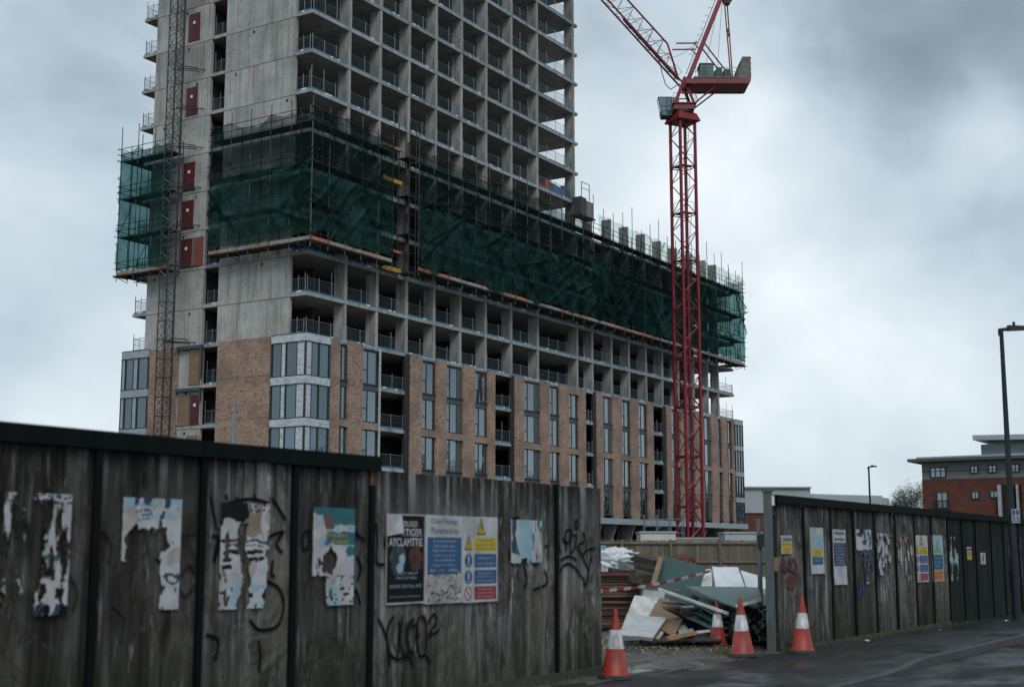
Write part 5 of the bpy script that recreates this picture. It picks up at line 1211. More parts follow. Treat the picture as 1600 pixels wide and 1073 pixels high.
MB().tube((23.55, 9.6, .12), (23.55, 9.6, 2.2), .045, 10).build('tube', M('gate_tube', (.14, .175, .185), (.09, .115, .12), (5, 5, 2), .5, .4), gs)
MB().tube((23.55, 9.6, .0), (23.55, 9.6, .42), .075, 10).build('foot_sleeve', GALV, gs)
m = MB(); m.tube((23.5, 9.5, 1.85), (23.68, 9.35, 1.87), .04, 8); m.tube((23.5, 9.6, 1.78), (23.75, 9.45, 1.76), .03, 8); m.box(23.48, 9.48, 1.7, 23.6, 9.6, 1.92); m.build('latch', DKSTEEL, gs)

# ------------------------------------------------------------------ traffic cones
def cone(label, x, y, h, rz, tilt=(0, 0)):
    t = thing('traffic_cone', label, 'cone', (x, y, .0), 'traffic cones at the site gateway')
    s = h/.9
    b = MB(); n = 8; w = .235*s
    P = []
    for i in range(n):
        a = 2*math.pi*(i+.5)/n; P.append((w*1.05*math.cos(a), w*1.05*math.sin(a)))
    b.prism([(p[0], p[1], .0) for p in P], [(p[0]*.95, p[1]*.95, .045*s) for p in P])
    def r(z): return s*(.185-.155*(z/.86))
    c = MB().lathe([(s*.2, .046*s), (r(.03)+.01, .06*s), (r(.05), .08*s), (r(.39), .39*s)], 20)
    sl = MB().lathe([(r(.39)+.004, .385*s), (r(.63)+.004, .63*s)], 20); sl2 = MB().lathe([(r(.39), .385*s), (r(.86), .86*s), (r(.86)*.8, .89*s), (.012, .9*s)], 20)
    for mb, nm, mt in ((b, 'base', RUBBER), (c, 'cone_body', ORANGE), (sl, 'white_sleeve', SLEEVE), (sl2, 'cone_top', ORANGE)):
        o = bpy.data.objects.new(nm, mb.mesh(nm, mt, nm != 'base')); COL.objects.link(o); o.parent = t
    t.rotation_euler = (tilt[0], tilt[1], rz); t.location.z = .008
cone('orange and white cone at the end of the left hoarding, closest to the road', 15.95, 8.52, .87, .3, (.02, -.02))
cone('orange and white cone beside the square gate post, scuffed on its white band', 20.35, 8.62, .9, 1.1, (-.015, .01))
cone('small orange and white cone standing back against the black bin bags', ongr(1122, 1011).x, ongr(1122, 1011).y, .78, .6, (.0, .03))
cone('orange and white cone standing on the pavement against the right hoarding', 21.5, 8.08, .9, 2.0, (.01, -.03))

# ------------------------------------------------------------------ rubbish heap inside the gateway
def panel(name, label, cat, quad, t, mt, edge=None):
    P = [at(*q) for q in quad]; m = MB(); c = sum(P, Vector())/len(P)
    n = (P[1]-P[0]).cross(P[2]-P[0]).normalized()
    if n.dot(c-Vector((0, 0, EYE))) < 0: n = -n
    nn_ = 8; g = random.Random(len(label)); b = 0
    q = len(P)
    for k in (0, 1):
        for i in range(nn_+1):
            for j in range(nn_+1):
                u, v = i/nn_, j/nn_
                p = (P[0]*(1-u)+P[1]*u)*(1-v)+(P[3]*(1-u)+P[2]*u)*v
                p = p+n*(t*k+.012*noise.noise((u*2, v*2, c.x*5)))+Vector((0, 0, .008*noise.noise((u*9, v*9, c.y*3))))
                m.v.append(tuple(p))
    S = (nn_+1)**2
    def id(k, i, j): return k*S+i*(nn_+1)+j
    for i in range(nn_):
        for j in range(nn_):
            for k in (0, 1): m.f.append((id(k, i, j), id(k, i+1, j), id(k, i+1, j+1), id(k, i, j+1))); m.m.append(0)
        for j in (0, nn_):
            m.f.append((id(0, i, j), id(0, i+1, j), id(1, i+1, j), id(1, i, j))); m.m.append(1 if edge else 0)
            m.f.append((id(0, j, i), id(0, j, i+1), id(1, j, i+1), id(1, j, i))); m.m.append(1 if edge else 0)
    o = m.build(name, [mt, edge] if edge else mt, label=label, cat=cat)
    bmm = bmesh.new(); bmm.from_mesh(o.data); bmesh.ops.recalc_face_normals(bmm, faces=bmm.faces); bmm.to_mesh(o.data); bmm.free()
    return o
DWHITE = M('dirty_white_board', (.60, .61, .6), (.44, .44, .42), (3, 3, 3), .7, dirt=((.16, .13, .11), (3, 3, 5), .6))
CREAM = M('cream_board', (.5, .45, .37), (.4, .35, .28), (3, 3, 3), .75)
BRPLY = M('brown_ply', (.21, .135, .08), (.15, .095, .055), (1.5, 1.5, 6), .7, dirt=((.07, .045, .03), (2, 2, 3), .6))
GRNB = M('dark_green_board', (.018, .06, .058), (.012, .045, .044), (2, 2, 2), .45, dirt=((.05, .07, .06), (3, 3, 2), .5))
GRNS = M('faded_green_sheet', (.07, .12, .105), (.045, .085, .077), (2.5, 2.5, 2.5), .5, dirt=((.13, .16, .14), (4, 4, 4), .6))
PALEG = M('pale_grey_board', (.3, .34, .34), (.2, .23, .235), (3, 3, 3), .65)
WOODD = M('old_dark_timber', (.045, .036, .028), (.022, .018, .015), (2, 2, 9), .85, dirt=((.14, .12, .1), (3, 3, 4), .6))
# stack of old boards
st = thing('board_stack', 'tall stack of rusty brown boards at the left of the rubbish heap', 'timber stack', at(975, 985, 25.6)*1)
g = random.Random(8); c0 = ongr(1006, 985); ex = Vector((SY, -CY, 0)); ey = Vector((CY, SY, 0))
RUSTS = [M('stack_board_a', (.12, .062, .04), (.065, .036, .026), (2, 2, 14), .85), M('stack_board_b', (.17, .10, .065), (.10, .06, .042), (2, 2, 14), .85), M('stack_board_c', (.06, .036, .028), (.035, .024, .02), (2, 2, 14), .85)]
z = .0
for i in range(18):
    h = .062; o_ = g.uniform(-.05, .03); a = c0+ex*(o_-.02)+ey*g.uniform(-.03, .05); L = 2.2; sg = g.uniform(-.01, .01)
    p = [a-ex*L, a, a+ey*1.3, a-ex*L+ey*1.3]
    A = [q+Vector((0, 0, z+.003+(sg if k in (0, 3) else 0))) for k, q in enumerate(p)]
    MB().prism(A, [q+Vector((0, 0, h-.006-g.uniform(0, .012))) for q in A]).build('board', RUSTS[g.choice([0, 0, 1, 2])], st)
    z += h
p = [c0-ex*2.25-ey*.05, c0+ex*.06-ey*.05, c0+ex*.06+ey*1.35, c0-ex*2.25+ey*1.35]
MB().prism([q+Vector((0, 0, z+.004)) for q in p], [q+Vector((0, 0, z+.08)) for q in p]).build('top_beam', M('red_brown_beam', (.13, .04, .03), (.08, .028, .022), (2, 2, 9), .8), st)
ztop = z+.09
def lump(name, label, cat, c, r, mt, sd, amp=.35, kz=1., n=56, ridge=0.):
    m = MB(); nv = n//2
    for j in range(nv+1):
        for i in range(n):
            a = 2*math.pi*i/n; b = math.pi*j/nv-math.pi/2
            d = Vector((math.cos(a)*math.cos(b), math.sin(a)*math.cos(b), math.sin(b)))
            q = 1+amp*.55*noise.noise(d*1.5+Vector((sd, 0, 0)))+amp*.5*(.5-2*abs(noise.noise(d*2.8+Vector((0, sd, 0)))))+amp*.42*(.5-2*abs(noise.noise(d*6.5+Vector((0, 0, sd)))))
            p = Vector((d.x*r[0], d.y*r[1], d.z*r[2]))*q
            p.z = max(p.z, -r[2]*.82); p = c+ex*p.x+ey*p.y+Vector((0, 0, p.z+r[2]*.82))
            m.v.append(tuple(p))
    for j in range(nv):
        for i in range(n):
            k = (i+1) % n; m.f.append((j*n+i, j*n+k, j*n+n+k, j*n+n+i)); m.m.append(0)
    return m.build(name, mt, smooth=True, label=label, cat=cat)
WPLAS = M('white_plastic_sheet', (.62, .65, .68), (.5, .53, .57), (3, 3, 3), .4)
lump('plastic_bundle', 'crumpled white plastic bundle on top of the board stack', 'plastic sheet', c0-ex*.62+ey*.6+Vector((0, 0, ztop)), (.62, .45, .25), WPLAS, 3, .6)
lump('plastic_bundle', 'blue and white plastic bag at the back of the board stack top', 'plastic bag', c0-ex*1.15+ey*.75+Vector((0, 0, ztop)), (.5, .4, .32), M('blue_white_plastic', (.55, .6, .63), (.03, .22, .34), (2.2, 2.2, 2.2), .4, lo=.47, hi=.52), 9, .7)
m = MB()
a = c0+ey*.1+Vector((0, 0, ztop))
for i in range(9): m.slab([a-ex*(1.3-.035*i*0)+ey*.0+Vector((0, 0, .02+.030*i)), a-ex*.72+Vector((0, 0, .012+.012*i)), a-ex*.75+ey*.7+Vector((0, 0, .012+.012*i)), a-ex*1.3+ey*.7+Vector((0, 0, .02+.030*i))], -.010)
m.build('sheet_bundle', DWHITE, label='thin white boards lying in a fan on the left of the board stack', cat='board')
m = MB()
for i in range(7): m.slab([a-ex*.5+Vector((0, 0, .05+.035*i)), a-ex*.02+ey*.02+Vector((0, 0, .01+.006*i)), a-ex*.04+ey*.6+Vector((0, 0, .01+.006*i)), a-ex*.5+ey*.6+Vector((0, 0, .05+.035*i))], -.012)
m.build('sheet_bundle', PALEG, label='grey edged boards tilted at the right end of the board stack top', cat='board')
panel('plasterboard', 'white board leaning on the board stack, tallest of the pale boards', 'board', [(992, 929, 25.3), (1030, 933, 25.5), (1016, 964, 24.9), (968, 988, 24.2)], .02, DWHITE)
panel('plasterboard', 'white board lying in front of the other pale boards, nearest the cones', 'board', [(986, 960, 24.6), (1042, 964, 24.5), (1020, 996, 23.35), (965, 991, 23.55)], .06, M('front_board_shaded', (.44, .455, .47), (.36, .37, .385), (3, 3, 3), .6, dirt=((.2, .19, .18), (5, 5, 5), .5)), M('dark_board_edge', (.25, .27, .28), (.16, .17, .18), (4, 4, 9), .8))  # face greyed in colour for a shading difference from the leaning board, edge darker
panel('cream_board', 'cream board sticking out right behind the front white board', 'board', [(1030, 962, 25.0), (1055, 963, 24.9), (1029, 997, 23.75), (1014, 994, 23.8)], .025, CREAM)
panel('plywood_sheet', 'bare brown plywood sheet leaning right of the white boards', 'board', [(1028, 934, 25.6), (1079, 938.5, 25.5), (1053.5, 994, 23.9), (1010, 970, 24.4)], .02, BRPLY, TANB)
panel('grey_board', 'pale grey board end showing above the white boards', 'board', [(1006, 921, 26.4), (1040, 924, 26.3), (1037, 936, 25.9), (1002, 934, 26.0)], .03, PALEG)
panel('green_board', 'large dark green board with white top edge standing upright in the heap', 'board', [(1037, 867, 27.6), (1108, 886.5, 27.0), (1094, 925, 26.4), (1023, 914, 26.9)], .05, GRNB, DWHITE)
MB().bar(at(1033, 871, 27.4), at(1021, 914, 26.8), .10, .06).build('timber_stud', TANB, label='tan timber stud up the left edge of the big green board', cat='timber')
MB().bar(at(1030, 920, 24.6), at(1137, 958, 23.2), .055, .04).build('white_batten', DWHITE, label='long white batten sloping down across the middle of the heap', cat='batten')
panel('green_board', 'dark teal board edge on behind the white batten', 'board', [(1043, 922, 25.2), (1090, 922, 25.0), (1092, 945, 24.8), (1046, 936, 25.1)], .05, GRNB, DWHITE)
panel('green_sheet', 'faded green sheet laid flat on top of the right side of the heap', 'sheet', [(1069, 915.5, 24.6), (1186, 917, 25.2), (1190, 933, 23.6), (1150, 948, 23.4)], .025, GRNS)
for i in range(4):
    panel('green_sheet', ['second green sheet just under the topmost flat sheet', 'third green sheet down, its edge tilted left', 'fourth green sheet down, behind the small cone', 'lowest green sheet near the ground behind the small cone'][i], 'sheet',
          [(1078-i*3, 922+i*13, 24.9-.05*i), (1180, 934+i*8, 25.3), (1184, 950+i*9, 24.0), (1128-i*5, 953+i*9, 23.9)], .03, [GRNB, GRNS, GRNB, GRNS][i])
MB().bar(at(1150, 947, 23.4), at(1190, 936, 23.4), .05, .05).build('white_batten', DWHITE, label='short white batten under the front edge of the flat green sheet', cat='batten')
panel('white_sheet', 'broad white insulation sheet folded over behind the flat green sheet', 'sheet', [(1113, 884.5, 26.6), (1153, 885.5, 26.8), (1164, 916, 25.8), (1118, 916, 25.8)], .12, WPLAS)
panel('white_sheet', 'narrow white flap at the left of the broad white sheet', 'sheet', [(1103, 889, 26.2), (1111, 888, 26.3), (1113, 915, 25.8), (1096, 915, 25.9)], .06, DWHITE)
panel('white_sheet', 'white sheet sloping down right behind the thin gate tube', 'sheet', [(1157, 890, 27.0), (1196, 902, 26.8), (1198, 920, 25.9), (1166, 916, 26.0)], .10, WPLAS)
panel('black_backing', 'black lining sheet showing between the white sheets', 'sheet', [(1111, 886, 26.75), (1160, 888, 27.1), (1170, 917, 26.2), (1112, 917, 26.1)], .04, RUBBER)  # flat black sheet set behind the white ones
BAG = M('black_bin_liner', (.010, .012, .014), (.016, .019, .022), (6, 6, 6), .28, bmp=.3)
def bag(px, py, Z, r, sd, label): 
    c = at(px, py, Z); c.z = 0.0 if r[2] > .2 else c.z
    lump('bin_bag', label, 'bin bag', c, r, BAG, sd, .5)
bag(1160, 1014, 23.9, (.20, .24, .36), 5, 'black bin bag slumped right behind the small cone')
bag(1176, 1012, 24.1, (.26, .3, .34), 12, 'black bin bag hidden behind the cone at the gate post')
bag(1188, 1008, 24.0, (.28, .3, .30), 17, 'black bin bag furthest right, behind the gate tube')
c = at(1168, 968, 24.5); lump('bin_bag', 'black bin bag lying on top of the other bags', 'bin bag', c-Vector((0, 0, .2)), (.36, .34, .18), BAG, 23, .5)
MB().bar(at(1042, 997, 23.4), at(1086, 988, 23.6), .10, .06).build('timber_batten', M('orange_timber', (.34, .19, .10), (.25, .13, .07), (2, 2, 9), .75), label='orange brown batten lying on the ground before the heap', cat='timber')
MB().bar(at(1089, 987, 23.9), at(1113, 984.5, 24.0), .05, .04).build('white_batten', WHITE, label='short white strip on the ground left of the small cone', cat='batten')
panel('blue_grey_offcut', 'pale blue offcut on the ground between plywood and small cone', 'board', [(1060, 984, 24.2), (1082, 981, 24.4), (1086, 989, 23.8), (1062, 993, 23.7)], .03, PALEG)
panel('dark_sheet', 'black plastic lining on the ground under the heap', 'sheet', [(1000, 975, 25.6), (1130, 965, 25.6), (1128, 1000, 23.6), (1000, 1000, 23.6)], .02, RUBBER)  # flat black sheet spread beneath the heap
for i, (a, b, w, lb) in enumerate((((985, 872, 29.5), (1030, 884, 29), .32, 'topmost dark old beam at the back left of the heap'), ((990, 886, 29.3), (1032, 897, 28.8), .3, 'second dark old beam under the topmost one'), ((988, 898, 28.6), (1030, 908, 28.4), .3, 'lowest dark old beam behind the board stack'))):
    MB().bar(at(*a), at(*b), .5, w*.8).build('old_beam', WOODD, label=lb, cat='timber')
MB().box(*(at(982, 880, 29.6)-Vector((.12, .12, .1))), *(at(982, 866, 29.6)+Vector((.14, .14, .05)))).build('brick_lump', M('red_brown_lump', (.13, .06, .045), (.08, .04, .03), (5, 5, 5), .85), label='red brown block end at the back left of the heap', cat='block')
lump('red_cover', 'rusty red crumpled cover behind the big green board', 'cover', at(1066, 880, 30.5)-Vector((0, 0, .12)), (.26, .24, .17), M('rusty_red_cover', (.11, .032, .022), (.07, .024, .018), (4, 4, 4), .8), 31, .4)
# core of mixed rubble so that the heap is not hollow
m = MB(); g = random.Random(21)
for i in range(90):
    q = at(g.uniform(1040, 1185), 0, g.uniform(24.4, 26.6)); q.z = g.uniform(.02, .72); d = Vector((g.gauss(0, 1), g.gauss(0, 1), g.gauss(0, .25))).normalized()*g.uniform(.2, .6)
    m.bar(q-d, q+d, g.uniform(.05, .3), g.uniform(.02, .06), g.randint(0, 3))
tag(m.build('rubble', [WOODD, GRNB, PALEG, BLACK]), 'dark tangle of broken timber and sheet inside the rubbish heap', 'rubble', kind='stuff')
# striped tape
m = MB(); A = at(930, 922.5, 20.5); B = at(1010, 915, 23.2); Cc = at(1110, 891.5, 26.0); n = 48
for i in range(n):
    def tp_(t):
        p = A*(1-t)+Cc*t; s = 4*t*(1-t); mid = (A+Cc)/2; return p+(B-(A*.55+Cc*.45))*s*.95
    a, b = tp_(i/n), tp_((i+1)/n); tw = .3*math.sin(i*.35); h = Vector((math.sin(tw)*.01, .012*math.sin(tw), .024))
    m.prism([a-h, b-h, b+h, a+h], [p+Vector((.002, .003, 0)) for p in (a-h, b-h, b+h, a+h)], (i//3) % 2)
m.build('barrier_tape', [PWHITE, PRED], label='red and white striped tape strung slack across the rubbish heap', cat='tape')

# ------------------------------------------------------------------ timber fence behind the heap, cabins
fe = thing('board_fence', 'weathered closeboard timber fence across the yard behind the rubbish heap', 'fence', (52.7, 25.1, 0))
FA = Vector((50.2, 29.2, 0)); FB = Vector((55.6, 20.6, 0)); fd = (FB-FA).normalized(); fn = Vector((-fd.y, fd.x, 0))
if fn.dot(Vector((CY, SY, 0))) > 0: fn = -fn
FENM = [M('fence_board_grey', (.115, .10, .075), (.075, .065, .048), (3, 3, .8), .85), M('fence_board_brown', (.14, .115, .08), (.09, .073, .05), (3, 3, .8), .85), M('fence_board_pale', (.165, .145, .105), (.11, .095, .068), (3, 3, .8), .85)]
g = random.Random(6); L = (FB-FA).length; nb = int((L+10)/.115)
bms = [MB().hexa([(0, 0, 0), (.112, .012, 0), (.112, .024, 0), (0, .024, 0), (0, 0, 1.98), (.112, .012, 1.98), (.112, .024, 1.98), (0, .024, 1.98)]).mesh('fence_board', q) for q in FENM]
ang = math.atan2(fd.y, fd.x)
for i in range(nb):
    p = FA-fd*5+fd*(.115*i); o = inst('fence_board', g.choice(bms), (p.x, p.y, .08+g.uniform(-.012, .012)), fe, ang)
for i in range(-2, 8):
    p = FA+fd*(2.05*i+.4)+fn*.1; MB().bar(p, p+Vector((0, 0, 2.14)), .11, .11, up=tuple(fd)).build('post', FENM[1], fe)
for z in (.35, 1.22, 2.0):
    MB().bar(FA-fd*5+fn*.05+Vector((0, 0, z)), FB+fd*5+fn*.05+Vector((0, 0, z)), .06, .09).build('rail', FENM[2], fe)
MB().bar(FA-fd*5+Vector((0, 0, 2.09)), FB+fd*5+Vector((0, 0, 2.09)), .09, .035).build('capping', FENM[2], fe)
def cabin(label, pl, pr, Z, ztop, mt, dep=2.6, roof=True):
    a = at(pl, 850, Z); b = at(pr, 850, Z); a.z = b.z = 0; d = (b-a).normalized(); n = Vector((-d.y, d.x, 0))
    if n.dot(Vector((CY, SY, 0))) < 0: n = -n
    t = thing('site_cabin', label, 'cabin', (a+b)/2)
    P = [a, b, b+n*dep, a+n*dep]
    MB().prism([p+Vector((0, 0, .1)) for p in P], [p+Vector((0, 0, ztop-.12)) for p in P]).build('body', mt, t)
    P2 = [a-d*.06-n*.06, b+d*.06-n*.06, b+d*.06+n*(dep+.06), a-d*.06+n*(dep+.06)]
    MB().prism([p+Vector((0, 0, ztop-.11)) for p in P2], [p+Vector((0, 0, ztop)) for p in P2]).build('roof', GINSUL, t)
    MB().prism([a+d*.6-n*.02, a+d*1.4-n*.02, a+d*1.4-n*.005, a+d*.6-n*.005], [p+Vector((0, 0, 2.0)) for p in (a+d*.6-n*.02, a+d*1.4-n*.02, a+d*1.4-n*.005, a+d*.6-n*.005)]).build('door', GINSUL, t)
CABW = M('cabin_cream_white', (.5, .49, .45), (.4, .39, .36), (1, 1, 1), .6)
cabin('low cream white site cabin just left of the crane foot', 1001, 1056, 82, 2.85, CABW)
cabin('low white site cabin behind the fence under the crane foot', 1057, 1129, 88, 2.55, CABW)
cabin('long grey white site cabin at the right behind the fence', 1133, 1190, 84, 2.85, M('cabin_grey', (.36, .38, .38), (.28, .3, .3), (1, 1, 1), .6))
# blue grey scaffold tower by the podium
bt = thing('alloy_tower', 'small blue grey access tower before the podium left of the crane', 'scaffold', (118, 63, 0))
o0 = at(1008, 845, 122); o0.z = 0; 
m = MB()
for i in range(4):
    for j in (0, 1):
        q = o0+UU*(1.15*i)+WW*(1.4*j); m.tube(q, q+Vector((0, 0, 4.9 if i < 3 else 5.4)), .04, 5)
m.build('standard', M('blue_grey_tube', (.14, .2, .23), (.1, .15, .175), (4, 4, 4), .5, .2), bt); m = MB()
for z in (2.8, 3.3, 3.9, 4.5):
    m.tube(o0+Vector((0, 0, z)), o0+UU*3.45+Vector((0, 0, z)), .035, 5); m.tube(o0+WW*1.4+Vector((0, 0, z)), o0+UU*3.45+WW*1.4+Vector((0, 0, z)), .03, 5)
m.tube(o0+Vector((0, 0, 2.8)), o0+UU*2.3+Vector((0, 0, 4.5)), .03, 5); m.build('ledger', MATS['blue_grey_tube'], bt)
P = [o0+UU*1.1+WW*.1, o0+UU*2.6+WW*.1, o0+UU*2.6+WW*1.3, o0+UU*1.1+WW*1.3]
MB().prism([p+Vector((0, 0, 2.9)) for p in P], [p+Vector((0, 0, 2.98)) for p in P]).build('deck', DECK, bt)
pt = at(365, 690, 24); MB().tube((pt.x, pt.y, 0), (pt.x, pt.y, 4.05), .035, 8).tube((pt.x, pt.y, 4.051), (pt.x, pt.y, 4.12), .05, 8).build('steel_pole', GALV, label='thin pale steel pole standing up behind the left hoarding', cat='pole')

# ------------------------------------------------------------------ street lamps
def lamp(label, base, h, head, r0, r1, sign=False, group=None):
    t = thing('street_lamp', label, 'street lamp', base, group); b = Vector(base)
    MB().tube(b, b+Vector((0, 0, 1.55)), r0*1.25, 12).build('base_sleeve', LAMPM, t)
    MB().tube(b+Vector((0, 0, 1.551)), b+Vector((0, 0, h)), r0, 12, 0, r1).build('column', LAMPM, t)
    d = Vector(head).normalized(); L = Vector(head).length; a = b+Vector((0, 0, h))
    n = Vector((-d.y, d.x, 0))
    MB().tube(a-Vector((0, 0, .14))-d*.02, a+Vector((0, 0, .03))-d*.02, r1*1.25, 10).tube(a-d*.05, a+d*L*.25+Vector((0, 0, .02)), r1*.9, 10).build('bracket', LAMPM, t)
    w = L*.13
    p = [a+d*L*.22-n*w*.7, a+d*L-n*w*.5, a+d*L+n*w*.5, a+d*L*.22+n*w*.7]
    MB().prism([q+Vector((0, 0, -.03)) for q in p], [p[0]+n*.02+Vector((0, 0, .11)), p[1]+n*.02-d*.06+Vector((0, 0, .07)), p[2]-n*.02-d*.06+Vector((0, 0, .07)), p[3]-n*.02+Vector((0, 0, .11))]).build('lantern', LAMPM, t)
    MB().tube(a+d*L*.42+Vector((0, 0, .1)), a+d*L*.42+Vector((0, 0, .19)), .035, 8).build('photocell', LAMPM, t)
    return t
LAMPM = M('lamp_column_paint', (.02, .031, .036), (.013, .021, .024), (3, 3, 1), .55, 0, spec=.25)
lb = (34.85, 7.66, 0.01)
t = lamp('tall dark street lamp by the black hoarding at the right edge, with a parking sign', lb, 7.05, (.52, -.62, 0.05), .082, .05)
q = Vector(lb)
SX = Vector((SY, -CY, 0)); SB = q+Vector((-CY, -SY, 0))*.13+SX*.06+Vector((0, 0, 2.3))
def sg(u0, u1, z0, z1, off, mt, name, par): 
    f = Vector((-CY, -SY, 0))*off; m = MB(); return m.prism([SB+SX*u0+f+Vector((0, 0, z0)), SB+SX*u1+f+Vector((0, 0, z0)), SB+SX*u1+f+Vector((0, 0, z1)), SB+SX*u0+f+Vector((0, 0, z1))], [SB+SX*u0+f*.0+Vector((0, 0, z0))+f*1-Vector((-CY, -SY, 0))*.004, SB+SX*u1+f-Vector((-CY, -SY, 0))*.004+Vector((0, 0, z0)), SB+SX*u1+f-Vector((-CY, -SY, 0))*.004+Vector((0, 0, z1)), SB+SX*u0+f-Vector((-CY, -SY, 0))*.004+Vector((0, 0, z1))]).build(name, mt, par)
s0 = sg(-.10, .10, 0, .33, 0, PPALE, 'sign_plate', t)
for a in (-.085, .01): sg(a, a+.075, .19, .31, .003, PBLUE, 'sign_panel', s0)
for k in range(3): sg(-.08, -.01, .03+.05*k, .06+.05*k, .003, PNAVY, 'sign_line', s0); sg(.015, .08, .03+.05*k, .06+.05*k, .003, PNAVY, 'sign_line', s0)
pl = at(1362, 850, 96); lamp('distant slim street lamp above the right hoarding cap, left of the tree', (pl.x, pl.y, 0), 7.5, (.35, -.5, .05), .085, .06)

# ------------------------------------------------------------------ red brick block on the right
BX = 100.0; bb = thing('brick_block', 'red brick apartment block with grey clad top storey at the right edge', 'building', (BX, 14, 0))
CLAD = M('grey_green_cladding', (.17, .205, .205), (.14, .17, .17), (.6, .6, 3), .6)
def by(px, py): d = ray(px, py); t = BX/d.x; return d.y*t, EYE+d.z*t
yc = by(1441, 760)[0]; zg = by(1445, 749)[1]; zr = by(1445, 722)[1]
MB().box(BX, yc-45, 0, BX+14, yc, zg-.004).build('brick_wall', REDBRICK, bb)
MB().box(BX+.02, yc-45, zg, BX+14, yc-.02, zr).build('clad_storey', CLAD, bb)
MB().box(BX-.9, yc-46, zr+.004, BX+14.5, yc+.75, zr+.22).build('roof', SPAN, bb)
MB().box(BX-.5, yc-45.6, zr+.225, BX+14.2, yc+.2, zr+.36).build('roof_upstand', GINSUL, bb)
MB().box(BX-.03, yc-45, zg+.55, BX+.015, yc-.05, zg+.60).build('cladding_joint', SPAN, bb)
def bwin(l, t, r, b, bars=1, french=False):
    ya, za = by(l, b); yb, zb2 = by(r, t)
    f = MB(); T = .09
    f.box(BX-.06, yb, za, BX-.004, yb+T, zb2); f.box(BX-.06, ya-T, za, BX-.004, ya, zb2); f.box(BX-.06, yb+T, za, BX-.004, ya-T, za+T); f.box(BX-.06, yb+T, zb2-T, BX-.004, ya-T, zb2)
    for i in range(bars): 
        yy = yb+(ya-yb)*(i+1)/(bars+1); f.box(BX-.055, yy-.04, za+T, BX-.008, yy+.04, zb2-T, 1)
    o = f.build('window', [FRAME, SPAN], bb); MB().box(BX-.03, yb+T, za+T, BX-.012, ya-T, zb2-T).build('pane', GLASS, o)
    if french:
        m = MB(); h = (zb2-za)*.46
        for i in range(12): yy = yb-.1+(ya-yb+.2)*i/11; m.box(BX-.22, yy-.02, za-.08, BX-.19, yy+.02, za+h)
        m.box(BX-.24, yb-.15, za+h, BX-.17, ya+.15, za+h+.06); m.box(BX-.24, yb-.15, za-.12, BX-.0, ya+.15, za-.05); m.build('balustrade', DKSTEEL, o)
for a in ((1453.5, 729, 1478, 747, 2), (1516, 726.5, 1528.5, 740, 1), (1544, 725.5, 1557.5, 739, 1), (1580, 724, 1593, 738, 1)): bwin(*a)
for a in ((1464, 768, 1481, 795, 1, True), (1518, 766.5, 1530, 780), (1547, 765.5, 1560, 778)): bwin(*a)
ya, za = by(1562, 812); yb, zb2 = by(1596, 756)
MB().box(BX-.05, yb, za-3, BX-.004, ya, zb2).build('recess_shade_panel', BLACK, bb)  # black sheet on the wall face painted in for the shade of a recess
for l, r in ((1562, 1567), (1591, 1594)):
    a, b = by(l, 800)[0], by(r, 800)[0]; MB().box(BX-.35, b, za-4, BX-.06, a, zb2-.02).build('white_pier', GINSUL, bb)
ya = by(1533, 705)[0]; z1 = by(1533, 697)[1]; MB().box(BX+3, yc-45, zr+.37, BX+10, ya*1.03, z1+.35).build('plant_room', CLAD, bb)
ya2 = by(1551, 700)[0]*1.03; z2 = by(1551, 690)[1]+.3
MB().hexa([(BX+3.2, yc-45, z1), (BX+9.8, yc-45, z1), (BX+9.8, ya2, z1), (BX+3.2, ya2, z1), (BX+3.2, yc-45, z2-1), (BX+9.8, yc-45, z2-1), (BX+9.8, ya2, z2), (BX+3.2, ya2, z2)]).build('clerestory', CLAD, bb)
MB().hexa([(BX+2.2, yc-45, z2-.95), (BX+10.8, yc-45, z2-.95), (BX+10.8, ya2+1.2, z2+.06), (BX+2.2, ya2+1.2, z2+.06), (BX+2.2, yc-45, z2-.6), (BX+10.8, yc-45, z2-.6), (BX+10.8, ya2+1.2, z2+.42), (BX+2.2, ya2+1.2, z2+.42)]).build('sloped_roof', GINSUL, bb)

# ------------------------------------------------------------------ warehouse behind
wh = thing('warehouse', 'pale corrugated metal warehouse on a red brick base beyond the tower', 'warehouse', at(1215, 860, 215))
CORR = M('corrugated_pale_metal', (.42, .46, .48), (.35, .39, .41), (.4, .4, .4), .5, .1)
def wbox(l, r, Z, zt_l, zt_r, zb, dep, mt, name, rib=0):
    a = at(l, 850, Z); b = at(r, 850, Z); a.z = b.z = zb; n = Vector((CY, SY, 0))*dep
    za, zb_ = at(l, zt_l, Z).z, at(r, zt_r, Z).z
    o = MB().hexa([a, b, b+n, a+n, Vector((a.x, a.y, za)), Vector((b.x, b.y, zb_)), Vector((b.x, b.y, zb_))+n, Vector((a.x, a.y, za))+n]).build(name, mt, wh)
    if rib:
        m = MB(); f = -Vector((CY, SY, 0))*.05
        for i in range(rib):
            t = (i+.5)/rib; p = a*(1-t)+b*t; m.bar(p+f, Vector((p.x, p.y, za*(1-t)+zb_*t-.1))+f, .16, .08)
        m.build('cladding_rib', mt, o)
    return o
zb = at(1200, 801, 215).z
wbox(1120, 1269, 215, 761.5, 762, zb, 40, CORR, 'metal_wall', 46)
wbox(1120, 1240, 215.2, 801.5, 801.5, 0, 30, REDBRICK, 'brick_base')
wbox(1120, 1271, 214.5, 759.5, 760, at(1200, 762, 214.5).z, 42, GINSUL, 'roof_edge')
wbox(1269.5, 1382, 225, 771, 774, 0, 30, CORR, 'lower_hall', 30)
wbox(1382.5, 1392, 226, 777, 778, 0, 30, GINSUL, 'end_stair')
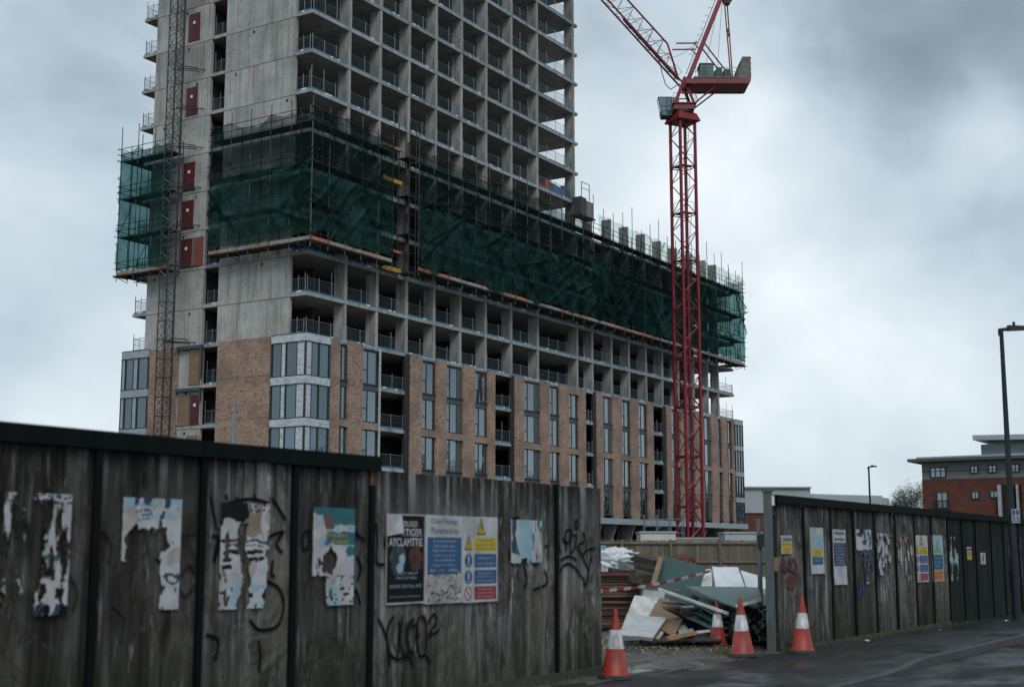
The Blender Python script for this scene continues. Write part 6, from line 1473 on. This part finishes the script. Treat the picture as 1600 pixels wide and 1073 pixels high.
# ------------------------------------------------------------------ bare tree
def tree(label, base, h, seed, spread=1.):
    g = random.Random(seed); t = thing('tree', label, 'tree', base); m = MB(); tips = []
    def br(p, d, L, r, lv):
        n = 3; 
        for i in range(n):
            q = p+d*L/n; r2 = r*(1-.25*(i+1)/n); m.tube(p, q, r, 5 if lv < 2 else 4, 0, r2, False); p = q; r = r2
            d = (d+Vector((g.gauss(0, .10), g.gauss(0, .10), g.gauss(.05, .06)))).normalized()
            if lv < 5 and (lv > 0 or i > 0):
                for k in range(2 if lv < 4 else 2):
                    e = (d*.75+Vector((g.gauss(0, .55*spread), g.gauss(0, .55*spread), g.uniform(-.05, .5)))).normalized(); br(p, e, L*g.uniform(.55, .75), r*.48, lv+1)
            if lv >= 4: tips.append(p)
    br(Vector(base), Vector((0, 0, 1)), h*.34, h*.018, 0); m.build('trunk', M('bark', (.022, .02, .017), (.014, .0125, .011), (3, 3, 1), .9), t)
    lf = MB()
    for p in tips:
        for k in range(1):
            c = p+Vector((g.gauss(0, .12), g.gauss(0, .12), g.gauss(0, .12))); a = Vector((g.gauss(0, 1), g.gauss(0, 1), g.gauss(0, 1))).normalized()*.05; b = Vector((g.gauss(0, 1), g.gauss(0, 1), g.gauss(0, 1))).normalized()*.035
            lf.poly([c-a, c+b, c+a, c-b])
    o = lf.build('crown', M('young_leaves', (.05, .065, .035), (.035, .05, .028), (1, 1, 1), .8), t); tag(o, kind='stuff')
tb = at(1416, 860, 150); tree('small bushy bare tree just left of the red brick block', (tb.x, tb.y, 0), 11.4, 5)
# row of trees and houses across the road behind the camera (seen only in the glass)

def wood():
    m = MB(); g = random.Random(9)
    for i in range(46):
        X = 140+i*8+g.uniform(-3, 3); Y = -46+g.uniform(-8, 6); h = g.uniform(16, 27); r = h*g.uniform(.2, .28)
        m.tube((X, Y, 0), (X, Y, h*.6), .25, 5)
        for k in range(420):
            d = Vector((g.gauss(0, 1), g.gauss(0, 1), g.gauss(0, 1))).normalized()*g.random()**.4
            c = Vector((X+d.x*r, Y+d.y*r, h*.6+d.z*h*.4)); a = Vector((g.gauss(0, 1), g.gauss(0, 1), g.gauss(0, 1))).normalized()*.6; b = Vector((g.gauss(0, 1), g.gauss(0, 1), g.gauss(0, 1))).normalized()*.45
            m.poly([c-a, c+b, c+a, c-b])
    tag(m.build('distant_wood', M('dark_foliage', (.03, .04, .022), (.018, .026, .015), (.3, .3, .3), .9)), 'dark belt of trees across the road, mirrored in the lower windows', 'trees', kind='stuff')
wood()

# small litter and splinters
for i, (px, py, lb) in enumerate(((1354, 1002, 'scrap of pale litter on the pavement below the third right notice'), (1466, 985, 'small pale wrapper on the pavement near the black boards'), (1573, 971, 'crushed pale cup lying by the foot of the street lamp'))):
    p = ongr(px, py, .02); g = random.Random(i+3); m = MB()
    pts = [(p.x+g.uniform(-.07, .07)+.07*math.cos(k*1.05), p.y+.05*math.sin(k*1.05), p.z+g.uniform(0, .05)) for k in range(6)]
    for k in range(6): m.poly([pts[k], pts[(k+1) % 6], (p.x, p.y, p.z+.04)])
    m.build('litter', PWHITE, label=lb, cat='litter')
m = MB(); g = random.Random(77)
for i in range(420):
    q = ongr(g.uniform(955, 1150), g.uniform(984, 1008)); d = Vector((g.gauss(0, 1), g.gauss(0, 1), g.gauss(0, .2))).normalized()*g.uniform(.02, .14); q.z = .025+g.random()*.03
    m.bar(q-d, q+d, g.uniform(.01, .06), g.uniform(.004, .02), g.randint(0, 3))
tag(m.build('debris', [TIMB, DWHITE, PALEG, WOODD]), 'splinters and broken board crumbs strewn before the rubbish heap', 'debris', kind='stuff')
